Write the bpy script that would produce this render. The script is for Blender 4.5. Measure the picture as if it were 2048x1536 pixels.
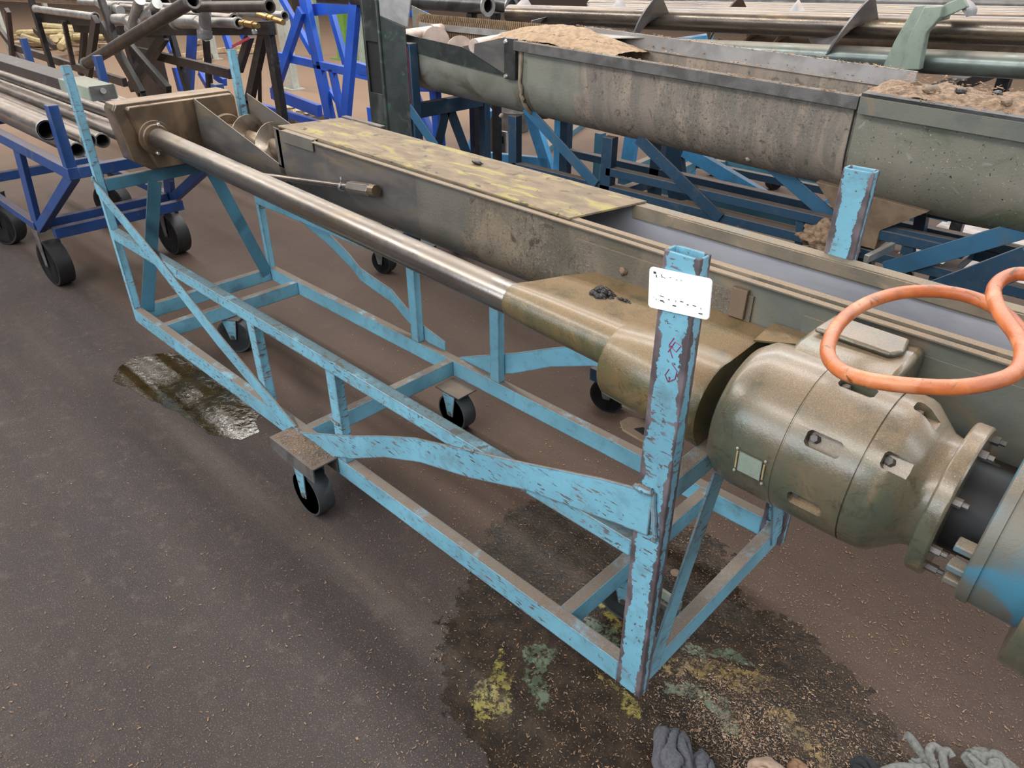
import bpy, bmesh, math, random
from mathutils import Vector, Matrix, noise as mnoise
random.seed(7)
for o in list(bpy.data.objects): bpy.data.objects.remove(o)
S = bpy.context.scene; COL = S.collection
V = Vector
# ------------------------------------------------------------------ camera
Z0 = .19                                   # underside of the trolley frame above the floor
CX, CY, CZ = .56068, -1.01752, 1.57331 + Z0
YAW, PIT, ROL, FPX = -.77178, .5434, -.00313, 1455.74
_cy, _sy, _cp, _sp = math.cos(YAW), math.sin(YAW), math.cos(PIT), math.sin(PIT)
FW = V((_sy*_cp, _cy*_cp, -_sp)); RT = V((_cy, -_sy, 0)); UP = RT.cross(FW)
RT, UP = RT*math.cos(ROL) + UP*math.sin(ROL), UP*math.cos(ROL) - RT*math.sin(ROL)
cam = bpy.data.cameras.new('camera'); co = bpy.data.objects.new('camera', cam); COL.objects.link(co)
co.matrix_world = Matrix(((RT.x, UP.x, -FW.x, CX), (RT.y, UP.y, -FW.y, CY), (RT.z, UP.z, -FW.z, CZ), (0, 0, 0, 1)))
cam.sensor_width = 36; cam.lens = FPX/2048*36; cam.clip_start = .02; cam.clip_end = 200
S.camera = co
# ------------------------------------------------------------------ light
w = bpy.data.worlds.new('hall'); S.world = w; w.use_nodes = True
bg = w.node_tree.nodes['Background']; bg.inputs[0].default_value = (.95, .97, 1, 1); bg.inputs[1].default_value = .18
def strip(name, loc, tgt, sx, sy, power, col=(1, 1, 1)):
    l = bpy.data.lights.new(name, 'AREA'); l.shape = 'RECTANGLE'; l.size = sx; l.size_y = sy; l.energy = power; l.color = col
    o = bpy.data.objects.new(name, l); COL.objects.link(o); o.location = loc
    o.rotation_euler = (V(tgt)-V(loc)).to_track_quat('-Z', 'Y').to_euler(); return o
strip('roof_light', (-4, -4.4, 6.8), (-2.5, 0, .6), 24, .9, 1350, (1, .965, .92))
strip('door_light', (-2.6, -7.2, 3.7), (-.5, 0, .8), 8, 2.4, 400, (.84, .92, 1))
strip('roof_light', (-12, 3.25, 7.0), (-12, 3.25, 0), 26, .5, 750, (1, .97, .92))
strip('roof_light', (-12, 4.1, 7.0), (-12, 4.1, 0), 26, .6, 850, (1, .97, .92))
strip('roof_light', (-2, 9.5, 7.0), (-2, 5, 0), 24, 1.4, 1500, (.93, .97, 1))
strip('roof_light', (9, 1.5, 5.5), (0, .5, .5), 1.5, 12, 500, (.85, .92, 1))
S.view_settings.view_transform = 'Standard'; S.view_settings.look = 'None'; S.view_settings.gamma = 1
S.view_settings.use_curve_mapping = False; S.view_settings.exposure = 0.0
# ------------------------------------------------------------------ helpers
def at(px, py, ax, v):
    d = FW*1.0 + RT*((px-1024)/FPX) + UP*(-(py-768)/FPX); c = V((CX, CY, CZ))
    return c + d*((v-c[ax])/d[ax])
def Y_(px, py, y): return at(px, py, 1, y)
def Z_(px, py, z): return at(px, py, 2, z)
class MB:
    def __init__(s): s.v = []; s.f = []
    def add(s, vs, fs):
        n = len(s.v); s.v += [tuple(v) for v in vs]; s.f += [tuple(i+n for i in f) for f in fs]; return s
    def box(s, x0, x1, y0, y1, z0, z1):
        return s.add([(x, y, z) for x in (x0, x1) for y in (y0, y1) for z in (z0, z1)],
                     [(0, 1, 3, 2), (4, 6, 7, 5), (0, 4, 5, 1), (2, 3, 7, 6), (0, 2, 6, 4), (1, 5, 7, 3)])
    def beam(s, a, b, w, h, ref=None, hollow=0):
        a, b = V(a), V(b); d = (b-a).normalized()
        ref = V(ref) if ref else (V((0, 0, 1)) if abs(d.z) < .93 else V((0, 1, 0)))
        sd = d.cross(ref).normalized(); u = sd.cross(d)
        c = lambda p, w, h: [p+sd*w*.5*i+u*h*.5*j for i, j in ((-1, -1), (1, -1), (1, 1), (-1, 1))]
        q = [(0, 1, 5, 4), (1, 2, 6, 5), (2, 3, 7, 6), (3, 0, 4, 7)]
        if not hollow: return s.add(c(a, w, h)+c(b, w, h), [(3, 2, 1, 0), (4, 5, 6, 7)]+q)
        iw, ih = w-2*hollow, h-2*hollow
        vs = c(a, w, h)+c(b, w, h)+c(a, iw, ih)+c(b, iw, ih)
        f = q+[tuple(8+i for i in reversed(t)) for t in q]
        for k in range(4):
            m = (k+1) % 4; f += [(4+k, 4+m, 12+m, 12+k), (m, k, 8+k, 8+m)]
        return s.add(vs, f)
    def tube(s, pts, r, n=14, cap=True, hollow=0):
        pts = [V(p) for p in pts]; R = r if isinstance(r, (list, tuple)) else [r]*len(pts)
        t0 = (pts[1]-pts[0]).normalized(); ref = V((0, 0, 1)) if abs(t0.z) < .9 else V((1, 0, 0))
        u = t0.cross(ref).normalized(); base = len(s.v); vs = []; fs = []
        for i, p in enumerate(pts):
            t = (pts[min(i+1, len(pts)-1)]-pts[max(i-1, 0)]).normalized(); u = (u-t*u.dot(t)).normalized(); w = t.cross(u)
            vs += [p+(u*math.cos(2*math.pi*k/n)+w*math.sin(2*math.pi*k/n))*R[i] for k in range(n)]
            if i:
                a, b = (i-1)*n, i*n; fs += [(a+k, a+(k+1) % n, b+(k+1) % n, b+k) for k in range(n)]
        L = (len(pts)-1)*n
        if hollow:
            for e, off in ((0, 0), (len(pts)-1, L)):
                o = len(vs); c = pts[e]; t = (pts[1]-pts[0]) if e == 0 else (pts[-2]-pts[-1]); t = t.normalized()
                k_ = 1-hollow/R[e]
                vs += [c+(V(vs[off+k])-c)*k_ for k in range(n)]+[c+(V(vs[off+k])-c)*k_+t*R[e]*9 for k in range(n)]
                for k in range(n):
                    m = (k+1) % n
                    q1, q2 = (off+k, off+m, o+m, o+k), (o+k, o+m, o+n+m, o+n+k)
                    fs += [q1[::-1], q2[::-1]] if e == 0 else [q1, q2]
                s.dark = getattr(s, 'dark', [])+[len(s.f)+len(fs)]; fs.append(tuple(o+n+k for k in range(n)))
        elif cap: fs += [tuple(reversed(range(n))), tuple(L+k for k in range(n))]
        return s.add(vs, fs)
    def lathe(s, prof, org, axis, n=28, cap=True):        # prof: list of (distance along axis, radius)
        org = V(org); ax = V(axis).normalized(); ref = V((0, 0, 1)) if abs(ax.z) < .9 else V((1, 0, 0))
        u = ax.cross(ref).normalized(); w = ax.cross(u); vs = []; fs = []
        for i, (d, r) in enumerate(prof):
            vs += [org+ax*d+(u*math.cos(2*math.pi*k/n)+w*math.sin(2*math.pi*k/n))*max(r, 1e-4) for k in range(n)]
            if i: a, b = (i-1)*n, i*n; fs += [(a+k, a+(k+1) % n, b+(k+1) % n, b+k) for k in range(n)]
        if cap: fs += [tuple(reversed(range(n))), tuple((len(prof)-1)*n+k for k in range(n))]
        return s.add(vs, fs)
    def loft(s, rings, closed=True, cap=True):
        n = len(rings[0]); vs = [p for r in rings for p in r]; fs = []
        for i in range(1, len(rings)):
            a, b = (i-1)*n, i*n
            fs += [(a+k, a+(k+1) % n, b+(k+1) % n, b+k) for k in range(n if closed else n-1)]
        if closed and cap: fs += [tuple(reversed(range(n))), tuple((len(rings)-1)*n+k for k in range(n))]
        return s.add(vs, fs)
    def prism(s, poly, axis, a, b):             # polygon in the two other axes, extruded along axis
        def P(t, p):
            q = list(p); q.insert(axis, t); return q
        return s.loft([[P(a, p) for p in poly], [P(b, p) for p in poly]])
    def plate(s, outline, n, t):                # 3-D polygon, thickness t along n
        n = V(n); return s.loft([[V(p) for p in outline], [V(p)+n*t for p in outline]])
    def build(s, name, m, par=None, smooth=35, bevel=0, sub=0):
        me = bpy.data.meshes.new(name); loc = par['_w'] if par and '_w' in par else (0, 0, 0)
        off = V(loc); me.from_pydata([V(v)-off for v in s.v], [], s.f); me.update()
        bm = bmesh.new(); bm.from_mesh(me); bmesh.ops.recalc_face_normals(bm, faces=bm.faces); bm.to_mesh(me); bm.free()
        o = bpy.data.objects.new(name, me); COL.objects.link(o)
        if isinstance(m, (list, tuple)):
            for k in m: me.materials.append(k)
        else: me.materials.append(m)
        if par: o.parent = par; o['_w'] = loc
        if smooth:
            for p in me.polygons: p.use_smooth = True
            me.set_sharp_from_angle(angle=math.radians(smooth))
        if bevel:
            b = o.modifiers.new('b', 'BEVEL'); b.width = bevel; b.segments = 2; b.limit_method = 'ANGLE'; b.angle_limit = .6; b.harden_normals = False
        if sub:
            b = o.modifiers.new('s', 'SUBSURF'); b.levels = sub; b.render_levels = sub
        return o
def thing(name, label, cat, loc=(0, 0, 0), group=None):
    o = bpy.data.objects.new(name, None); COL.objects.link(o); o.location = loc; o.empty_display_size = .1
    o['_w'] = tuple(loc); o['label'] = label; o['category'] = cat
    if group: o['group'] = group
    return o
def tag(o, label, cat, group=None, kind=None):
    if label: o['label'] = label
    if cat: o['category'] = cat
    if group: o['group'] = group
    if kind: o['kind'] = kind
    return o
def shift(o, d):
    o.location = V(o.location)+V(d)
# ------------------------------------------------------------------ materials
class NT:
    def __init__(s, name):
        s.m = bpy.data.materials.new(name); s.m.use_nodes = True; s.t = s.m.node_tree; s.b = s.t.nodes['Principled BSDF']
        s.co = s.n('ShaderNodeTexCoord').outputs['Object']; s.geo = s.n('ShaderNodeNewGeometry')
    def n(s, k, **p):
        x = s.t.nodes.new(k)
        for a, v in p.items(): setattr(x, a, v)
        return x
    def l(s, a, b):
        if isinstance(a, (int, float, tuple)): b.default_value = (a if not isinstance(a, tuple) or len(a) != 3 or b.type == 'VECTOR' else a+(1,))
        else: s.t.links.new(a, b)
    def noise(s, sc, det=4, vec=None, dist=0, rough=.55):
        x = s.n('ShaderNodeTexNoise'); x.inputs['Scale'].default_value = sc; x.inputs['Detail'].default_value = det
        x.inputs['Distortion'].default_value = dist; x.inputs['Roughness'].default_value = rough
        c = s.co
        if vec:
            mp = s.n('ShaderNodeMapping'); mp.inputs['Scale'].default_value = vec[:3]
            if len(vec) > 3: mp.inputs['Rotation'].default_value = (0, 0, vec[3])
            s.l(c, mp.inputs[0]); c = mp.outputs[0]
        s.l(c, x.inputs['Vector']); return x.outputs[0]
    def step(s, f, a, b):
        x = s.n('ShaderNodeMapRange', interpolation_type='SMOOTHSTEP'); s.l(f, x.inputs[0]); x.inputs[1].default_value = a; x.inputs[2].default_value = b; return x.outputs[0]
    def math(s, op, a, b=0):
        x = s.n('ShaderNodeMath', operation=op, use_clamp=False); s.l(a, x.inputs[0]); s.l(b, x.inputs[1]); return x.outputs[0]
    def mix(s, f, a, b):
        x = s.n('ShaderNodeMix', data_type='RGBA'); s.l(f, x.inputs[0]); s.l(a, x.inputs[6]); s.l(b, x.inputs[7]); return x.outputs[2]
    def mixf(s, f, a, b):
        x = s.n('ShaderNodeMix'); s.l(f, x.inputs[0]); s.l(a, x.inputs[2]); s.l(b, x.inputs[3]); return x.outputs[0]
    def sep(s, v):
        x = s.n('ShaderNodeSeparateXYZ'); s.l(v, x.inputs[0]); return x.outputs
    def bump(s, h, st, d=.01, nrm=None):
        x = s.n('ShaderNodeBump'); x.inputs['Strength'].default_value = st; x.inputs['Distance'].default_value = d; s.l(h, x.inputs['Height'])
        if nrm: s.l(nrm, x.inputs['Normal'])
        return x.outputs[0]
    def up(s, a=.55, b=.95): return s.step(s.sep(s.geo.outputs['Normal'])[2], a, b)
    def out(s, col, rough, metal=0, nrm=None):
        s.l(col, s.b.inputs['Base Color']); s.l(rough, s.b.inputs['Roughness']); s.l(metal, s.b.inputs['Metallic'])
        if nrm: s.l(nrm, s.b.inputs['Normal'])
        return s.m
DUST = (.155, .11, .078)
def paint(name, col, chip=.66, dust=.8, edge=1, ticks=0, post=0, rough=.42, var=.25, chipcol=(.085, .068, .07), dustcol=DUST):
    t = NT(name); v = t.noise(3.5, 5)
    c = t.mix(t.step(v, .35, .7), col, tuple(x*(1-var) for x in col))
    c = t.mix(t.math('MULTIPLY', t.step(t.noise(22, 6, rough=.7), .48, .70), .6), c, tuple(x*.5+.03 for x in col)); c = t.mix(t.math('MULTIPLY', t.step(t.noise(8, 5, rough=.7), .55, .72), .4), c, (.10, .10, .095))
    m = t.step(t.noise(75, 5, rough=.65), chip, chip+.03)
    if ticks: m = t.math('MAXIMUM', m, t.math('MULTIPLY', t.step(t.noise(26, 4, (1.0, 1.0, 5)), .58, .61), t.step(t.noise(7, 3), .42, .54)))
    if edge:
        bv = t.n('ShaderNodeBevel', samples=6); bv.inputs[0].default_value = .0075*edge
        dt = t.n('ShaderNodeVectorMath', operation='DOT_PRODUCT'); t.l(bv.outputs[0], dt.inputs[0]); t.l(t.geo.outputs['Normal'], dt.inputs[1])
        e = t.math('SUBTRACT', 1.0, dt.outputs['Value']); e = t.math('ADD', e, t.math('MULTIPLY', t.math('SUBTRACT', t.noise(28, 5), .5), .16))
        m = t.math('MAXIMUM', m, t.step(e, .03, .045))
    if post:                                # bare strips along the four edges of the tall posts
        p = t.sep(t.co); X = t.math('ADD', p[0], -1.5); Yc = t.math('ADD', p[1], .38)
        A = lambda v, c: t.math('ABSOLUTE', t.math('SUBTRACT', v, c))
        dx = t.math('MINIMUM', A(X, 0.0), A(X, -.0706)); dy = t.math('MINIMUM', t.math('MINIMUM', A(Yc, 0.0), A(Yc, .037)), t.math('MINIMUM', A(Yc, .7262), A(Yc, .7632)))
        dd = t.math('ADD', t.math('MAXIMUM', dx, dy), t.math('MULTIPLY', t.math('SUBTRACT', t.noise(38, 5, rough=.7), .5), .030))
        strip_ = t.step(t.math('ADD', dd, t.math('MULTIPLY', t.math('SUBTRACT', t.noise(5, 2), .5), .03)), .0105, .0095); m = t.math('MAXIMUM', m, strip_)
    cc = t.mix(t.step(t.noise(14, 2), .4, .65), chipcol, tuple(min(x*2.1, 1) for x in chipcol))
    c = t.mix(m, c, cc)
    d = t.math('MULTIPLY', t.math('MULTIPLY', t.up(), t.step(t.noise(9, 5, rough=.7), .2, .48)), dust)
    fine = t.mix(t.step(t.noise(520, 3), .35, .7), tuple(x*.72 for x in dustcol), tuple(min(1, x*1.3) for x in dustcol))
    c = t.mix(d, c, fine)
    r = t.mixf(d, t.mixf(m, rough, .55), .9)
    return t.out(c, r, 0, t.bump(t.math('ADD', m, t.math('MULTIPLY', t.noise(120, 3), .3)), .25, -.0015))
def grime(name, cols, sc=5, rough=.55, metal=.3, dust=.7, dustcol=DUST, bump=.4, fine=180, stretch=None, fleck=0, fade=None):
    t = NT(name)
    c = t.mix(t.step(t.noise(sc, 6, stretch, .4), .38, .62), cols[0], cols[1])
    if len(cols) > 2: c = t.mix(t.step(t.noise(sc*.7, 5, stretch and (stretch[0], stretch[1]*1.3, stretch[2]), .8), .52, .66), c, cols[2])
    if len(cols) > 3: c = t.mix(t.step(t.noise(sc*2.3, 6, None, .8), .60, .70), c, cols[3])
    if fleck == 2:
        c = t.mix(t.math('MULTIPLY', t.step(t.noise(26, 7, None, 1.2, .75), .5, .68), .65), c, tuple(x*.42 for x in cols[0])); c = t.mix(t.math('MULTIPLY', t.step(t.noise(300, 3, (1, 2.5, 2.5)), .62, .68), t.up(.1, .7)), c, (.45, .34, .2))
    elif fleck == 3:
        reg = t.step(t.noise(4.5, 4, (1, 1, .6)), .36, .62); F = lambda v, k: t.math('MULTIPLY', t.math('MULTIPLY', v, reg), k)
        c = t.mix(F(t.step(t.noise(fine*.3, 6, (1.6, 1, .5), .6, .75), .46, .66), .55), c, tuple(x*.6 for x in cols[1])); c = t.mix(F(t.step(t.noise(fine*1.3, 3), .58, .64), .5), c, (.36, .28, .21)); c = t.mix(F(t.step(t.noise(fine*.9, 3), .58, .64), .6), c, (.05, .04, .034))
        if fade:
            fx = t.math('ADD', t.math('SUBTRACT', t.sep(t.co)[0], fade[0]), t.math('MULTIPLY', t.math('SUBTRACT', t.noise(7, 6, (1, 1, .7), .5, .7), .5), .5))
            c = t.mix(t.step(fx, -.05, .05), t.mix(t.step(t.noise(5, 5), .4, .65), fade[1], tuple(x*.75 for x in fade[1])), c)
    elif fleck:
        c = t.mix(t.step(t.noise(fine*1.1, 3), .66, .70), c, (.42, .33, .24)); c = t.mix(t.step(t.noise(fine*.8, 3), .66, .70), c, (.035, .03, .028))
    d = t.math('MULTIPLY', t.math('MULTIPLY', t.up(.4, .95), t.step(t.noise(11, 5, rough=.7), .25, .55)), dust)
    c = t.mix(d, c, t.mix(t.step(t.noise(480, 3), .35, .7), tuple(x*.75 for x in dustcol), tuple(min(1, x*1.25) for x in dustcol)))
    r = t.mixf(d, t.mixf(t.noise(30, 4), rough*.75, min(1, rough*1.3)), .55 if fleck == 2 else .92)
    return t.out(c, r, t.mixf(d, metal, 0), t.bump(t.noise(fine, 4, rough=.7), bump, .002))
LB = (.18, .425, .55)
M = dict(
    blue=paint('light_blue_paint', LB, .655, .95, 1, 1),
    bluep=paint('worn_light_blue_paint', LB, .62, .4, 0, 1, 1, chipcol=(.075, .063, .070)),
    bluec=paint('clean_light_blue_paint', LB, .69, .95, 1, 0),
    worn=paint('rubbed_blue_paint', LB, .60, .75, 1.3, 1, rough=.28, dustcol=(.060, .060, .052), chipcol=(.09, .09, .09)),
    teal=paint('teal_paint', (.06, .19, .27), .68, .95, .5),
    dblue=paint('dark_blue_paint', (.016, .05, .095), .7, .8, .4),
    mblue=paint('mid_blue_paint', (.03, .115, .21), .7, .6, .4),
    navy=paint('navy_blue_paint', (.014, .055, .20), .72, .7, .4),
    royal=paint('royal_blue_paint', (.018, .10, .55), .76, .35, 0, rough=.35),
    sky=paint('sky_blue_paint', (.08, .36, .68), .72, .7, .4),
    black=paint('black_paint', (.011, .010, .011), .80, .45, 0, dustcol=(.055, .045, .04)),
    brownblk=paint('brown_black_paint', (.034, .025, .026), .80, .5, 0, dustcol=(.085, .065, .055)),
    green=paint('green_paint', (.13, .27, .045), .72, .3, 0),
    white=paint('off_white_paint', (.42, .43, .38), .66, .3, 0),
    pgreen=paint('pale_green_paint', (.27, .33, .27), .66, .6, .5),
    red=paint('red_paint', (.55, .04, .09), .64, .1, 0),
    steel=grime('polished_shaft_steel', [(.33, .29, .26), (.22, .195, .18), (.30, .24, .17)], 3, .25, .92, .35, (.26, .19, .12), .1, 90, (.6, 4, 4)),
    galv=grime('galvanised_steel', [(.42, .42, .41), (.30, .29, .28)], 9, .38, .7, .5, (.33, .26, .2), .15),
    pipe=grime('dusty_pipe_steel', [(.30, .27, .25), (.17, .145, .13)], 7, .3, .8, .45, (.30, .22, .16), .15, 120, (.7, 4, 4)),
    dpipe=grime('brown_pipe_steel', [(.075, .058, .05), (.045, .036, .033)], 9, .45, .4, .3, DUST, .2),
    shaft=grime('dark_shaft_steel', [(.05, .05, .05), (.10, .10, .10)], 7, .3, .7, .25),
    gshaft=grime('green_grey_shaft', [(.17, .20, .18), (.11, .13, .12)], 6, .3, .5, .55, (.30, .23, .17), .1),
    brass=grime('brass', [(.52, .34, .13), (.38, .24, .09)], 12, .3, .85, .2),
    trough=grime('dark_trough_steel', [(.17, .155, .14), (.115, .11, .11), (.20, .165, .12)], 4, .42, .45, .7, (.24, .18, .13), .15, 130, (1, 2, 3)),
    trough_dirty=grime('dirty_green_trough', [(.17, .14, .105), (.115, .10, .075), (.235, .185, .13), (.07, .055, .042)], 8, .45, .1, .8, (.28, .205, .14), .9, 130, (1, 1, .6), 3, (.44, (.14, .13, .11))),
    trough_right=grime('grey_green_trough', [(.165, .165, .135), (.125, .135, .12), (.21, .17, .12)], 7, .5, .2, .9, (.25, .19, .13), .3, 150),
    dustyrim=grime('dust_caked_rim', [(.20, .16, .115), (.14, .12, .09), (.26, .20, .14)], 9, .6, .1, .9, (.27, .195, .13), .5, 150),
    inner=grime('worn_inner_steel', [(.44, .45, .50), (.33, .34, .38), (.52, .52, .54)], 2.2, .33, .35, .0, DUST, .05, 90, (1, 4, 4)),
    gbox=grime('oily_brown_gearbox', [(.125, .082, .048), (.075, .050, .031), (.185, .12, .07)], 5, .3, .25, .95, (.34, .24, .16), .12, 90),
    gmotor=grime('oily_green_gearmotor', [(.135, .108, .068), (.085, .095, .065), (.20, .145, .085), (.065, .09, .07)], 7, .27, .1, .85, (.27, .19, .12), .35, 100, None, 2),
    guard=grime('oily_olive_guard', [(.145, .098, .042), (.085, .082, .04), (.20, .13, .06)], 6, .24, .1, .8, (.25, .155, .072), .6, 170, None, 2),
    motorblue=grime('blue_green_motor', [(.10, .16, .18), (.14, .135, .11), (.06, .21, .31)], 8, .4, .1, .85, (.24, .18, .12), .2),
    lid=grime('yellow_dust_plate', [(.235, .17, .105), (.17, .122, .078), (.31, .255, .09), (.085, .062, .042)], 9, .85, 0, .0, DUST, .9, 130, (1, 2.6, 2)),
    big=grime('grain_crusted_trough', [(.25, .205, .17), (.18, .16, .135), (.31, .25, .20), (.11, .09, .075)], 9, .6, .15, .7, (.29, .22, .165), 1, 95, (1.6, 1, .35), 3, (-.5, (.21, .21, .175))),
    bigclean=grime('pale_green_grey_trough', [(.21, .215, .175), (.28, .28, .245), (.14, .125, .10)], 5, .42, .35, .6, (.26, .2, .15), .15, 120),
    biggreen=grime('green_stained_trough', [(.19, .185, .145), (.22, .205, .165), (.12, .14, .09), (.27, .28, .25)], 6, .5, .2, .7, (.28, .21, .15), .5, 110, None, 1),
    chan=grime('green_black_channel', [(.055, .065, .06), (.035, .042, .04), (.11, .12, .12), (.06, .12, .08)], 6, .4, .5, .2),
    light_plate=grime('light_grey_plate', [(.34, .33, .33), (.25, .24, .235)], 8, .5, .3, .5, (.3, .24, .18), .2),
    rust=grime('rusty_dust_steel', [(.22, .155, .10), (.15, .105, .07)], 12, .7, .1, .7),
    cast=grime('dirty_cast_steel', [(.10, .095, .09), (.16, .15, .145)], 12, .5, .4, .8),
)
def simple(name, col, rough=.6, metal=0, bump=0, sc=40, var=.3):
    t = NT(name); c = t.mix(t.step(t.noise(sc*.3, 5), .35, .7), col, tuple(x*(1-var) for x in col))
    return t.out(c, rough, metal, t.bump(t.noise(sc, 4), bump, .003) if bump else None)
M.update(
    rubber=simple('black_rubber', (.018, .017, .018), .55, 0, .2), iron=simple('grey_wheel_iron', (.075, .085, .09), .5, .3, .3),
    plastic=simple('black_plastic', (.014, .015, .019), .4), darkgap=simple('dark_steel_and_shade', (.012, .012, .013), .6),  # darkgap also serves as painted shade behind the channel cutouts
    bolt=simple('bright_bolt_zinc', (.62, .60, .55), .35, .6), tagwhite=simple('white_plastic', (.93, .93, .95), .5, 0, 0, 5, .01),
    ink=simple('black_print', (.03, .03, .035), .6), redink=simple('red_marker', (.33, .03, .12), .5),
    hose=grime('orange_rubber_hose', [(.56, .155, .04), (.40, .10, .03), (.62, .24, .11), (.11, .05, .025)], 14, .4, 0, .25, (.6, .4, .32), .3, 80),
    ragg=simple('grey_cloth', (.11, .11, .125), .95, 0, .5, 500, .35), ragb=simple('beige_cloth', (.46, .32, .235), .95, 0, .5, 400, .2),
    ragk=simple('black_cloth', (.02, .022, .026), .95, 0, .5, 400), glove=simple('grey_glove', (.2, .2, .185), .95, 0, .5, 400, .35),
    ragt=simple('tan_cloth', (.30, .17, .10), .95, 0, .5, 400),
    wood=simple('pale_wood', (.48, .34, .2), .8, 0, .3, 60, .4), yhose=simple('yellow_hose', (.42, .33, .17), .7),
    grain=simple('tan_grain', (.36, .245, .15), .95, 0, 1.0, 120, .35), grain2=simple('brown_grain', (.30, .20, .13), .95, 0, 1.0, 160, .6),
    crud=simple('black_sludge', (.02, .016, .016), .35, 0, .6, 200), netm=simple('dusty_mesh_plate', (.27, .185, .11), .9, 0, .6, 90, .4),
    flight=grime('bright_flight_steel', [(.42, .34, .26), (.30, .24, .19), (.22, .16, .11)], 9, .28, .75, .2, (.3, .22, .15), .1),
    paleflight=simple('pale_pink_flight', (.58, .45, .38), .5, .2, .1), straw=simple('straw', (.33, .20, .115), .8, 0, 0, 40, .55),
    paper=simple('white_paper', (.6, .58, .55), .8), mesh_w=simple('dusty_plastic_sheet', (.46, .40, .37), .35, 0, .8, 30, .35),
)
for k in ('gmotor', 'guard', 'gbox'):
    b_ = M[k].node_tree.nodes['Principled BSDF']; b_.inputs['Coat Weight'].default_value = .45; b_.inputs['Coat Roughness'].default_value = .24
# ------------------------------------------------------------------ floor
def floor_mat():
    t = NT('dirty_concrete')
    c = t.mix(t.step(t.noise(.55, 5, (.35, 1.5, 1), .3), .36, .64), (.056, .044, .041), (.039, .031, .030))
    c = t.mix(t.step(t.noise(1.1, 5, (.16, 2.2, 1)), .50, .66), c, (.080, .060, .051))
    c = t.mix(t.math('MULTIPLY', t.step(t.noise(2.2, 5, (.3, 1.8, 1), .5), .48, .68), .65), c, (.034, .030, .033))
    c = t.mix(t.math('MULTIPLY', t.step(t.noise(14, 6, rough=.75), .5, .75), .55), c, (.118, .088, .074))
    c = t.mix(t.math('MULTIPLY', t.step(t.noise(34, 6, rough=.75), .52, .72), .5), c, (.04, .034, .034))
    c = t.mix(t.math('MULTIPLY', t.step(t.noise(260, 4), .56, .70), .7), c, (.26, .17, .115))
    c = t.mix(t.math('MULTIPLY', t.step(t.noise(190, 5), .60, .68), .7), c, (.022, .018, .018))
    p = t.sep(t.co); far = t.math('SUBTRACT', t.math('MULTIPLY', p[1], .75), p[0]); far = t.math('ADD', far, t.math('MULTIPLY', t.noise(.6, 4), 3))
    c = t.mix(t.step(far, 8.5, 13), c, (.36, .235, .155))
    under = t.math('MULTIPLY', t.step(p[1], -.1, .35), t.step(far, -.2, 2.2)); c = t.mix(t.math('MULTIPLY', under, .6), c, (.095, .058, .038))
    return t.out(c, (t.b.inputs['Specular IOR Level'].__setattr__('default_value', .22), t.mixf(t.noise(3, 5), .55, .85))[1], 0, t.bump(t.noise(60, 7, rough=.75), .5, .004))
fl = MB().add([(-60, -30, 0), (25, -30, 0), (25, 60, 0), (-60, 60, 0)], [(0, 1, 2, 3)]).build('floor', floor_mat(), smooth=0)
fl['kind'] = 'structure'
# puddles and stains: thin sheets cut to an outline, ragged at the rim
def stain_mat(name, col, rough, soft=.5, bmp=0, bs=40, alpha=1, spec=.5, col2=None, hole=0):
    t = NT(name); a = t.n('ShaderNodeAttribute', attribute_name='rim').outputs['Fac']
    e = t.step(t.math('ADD', a, t.math('MULTIPLY', t.math('SUBTRACT', t.noise(26, 6, rough=.7), .5), soft*2)), .16, .16+.12*soft+.04)
    if hole: e = t.math('MULTIPLY', e, t.step(t.noise(45, 6, rough=.75), hole, hole+.12))
    c = t.mix(t.step(t.noise(18, 5), .4, .62), col, col2 or tuple(x*.6 for x in col))
    t.out(c, rough, 0, t.bump(t.noise(bs, 5, (1, 1, 1), .6), bmp, .004) if bmp else None)
    t.b.inputs['Specular IOR Level'].default_value = spec
    t.l(t.math('MULTIPLY', e, alpha), t.b.inputs['Alpha']); return t.m
def sheet(name, poly, z, m, label, cat, cell=.012, soft=.05, wob=.02, group=None):
    P = [Z_(x, y, z) for x, y in poly]; xs = [p.x for p in P]; ys = [p.y for p in P]; n = len(P)
    def inside(x, y):
        r = False
        for i in range(n):
            a, b = P[i], P[i-1]
            if (a.y > y) != (b.y > y) and x < (b.x-a.x)*(y-a.y)/(b.y-a.y)+a.x: r = not r
        return r
    def dist(x, y):
        best = 9
        for i in range(n):
            a, b = P[i], P[i-1]; dx, dy = b.x-a.x, b.y-a.y; L = dx*dx+dy*dy or 1e-9
            u = max(0, min(1, ((x-a.x)*dx+(y-a.y)*dy)/L)); best = min(best, math.hypot(x-a.x-u*dx, y-a.y-u*dy))
        return best
    x0, y0 = min(xs)-.03, min(ys)-.03; nx = int((max(xs)-x0+.03)/cell)+1; ny = int((max(ys)-y0+.03)/cell)+1
    idx = {}; vs = []; at_ = []; fs = []
    def vid(i, j):
        if (i, j) not in idx:
            x, y = x0+i*cell, y0+j*cell; q = mnoise.noise_vector(V((x*14, y*14, 3)))*wob
            d = dist(x+q.x, y+q.y)*(1 if inside(x+q.x, y+q.y) else -1); idx[(i, j)] = len(vs); vs.append((x, y, z)); at_.append(max(0, min(1, d/soft)))
        return idx[(i, j)]
    for i in range(nx):
        for j in range(ny):
            q = [vid(i, j), vid(i+1, j), vid(i+1, j+1), vid(i, j+1)]
            if max(at_[k] for k in q) > 0: fs.append(q)
    o = MB().add(vs, fs).build(name, m, smooth=0); at2 = o.data.attributes.new('rim', 'FLOAT', 'POINT')
    for k, v in enumerate(at_): at2.data[k].value = v
    return tag(o, label, cat, group)
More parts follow.
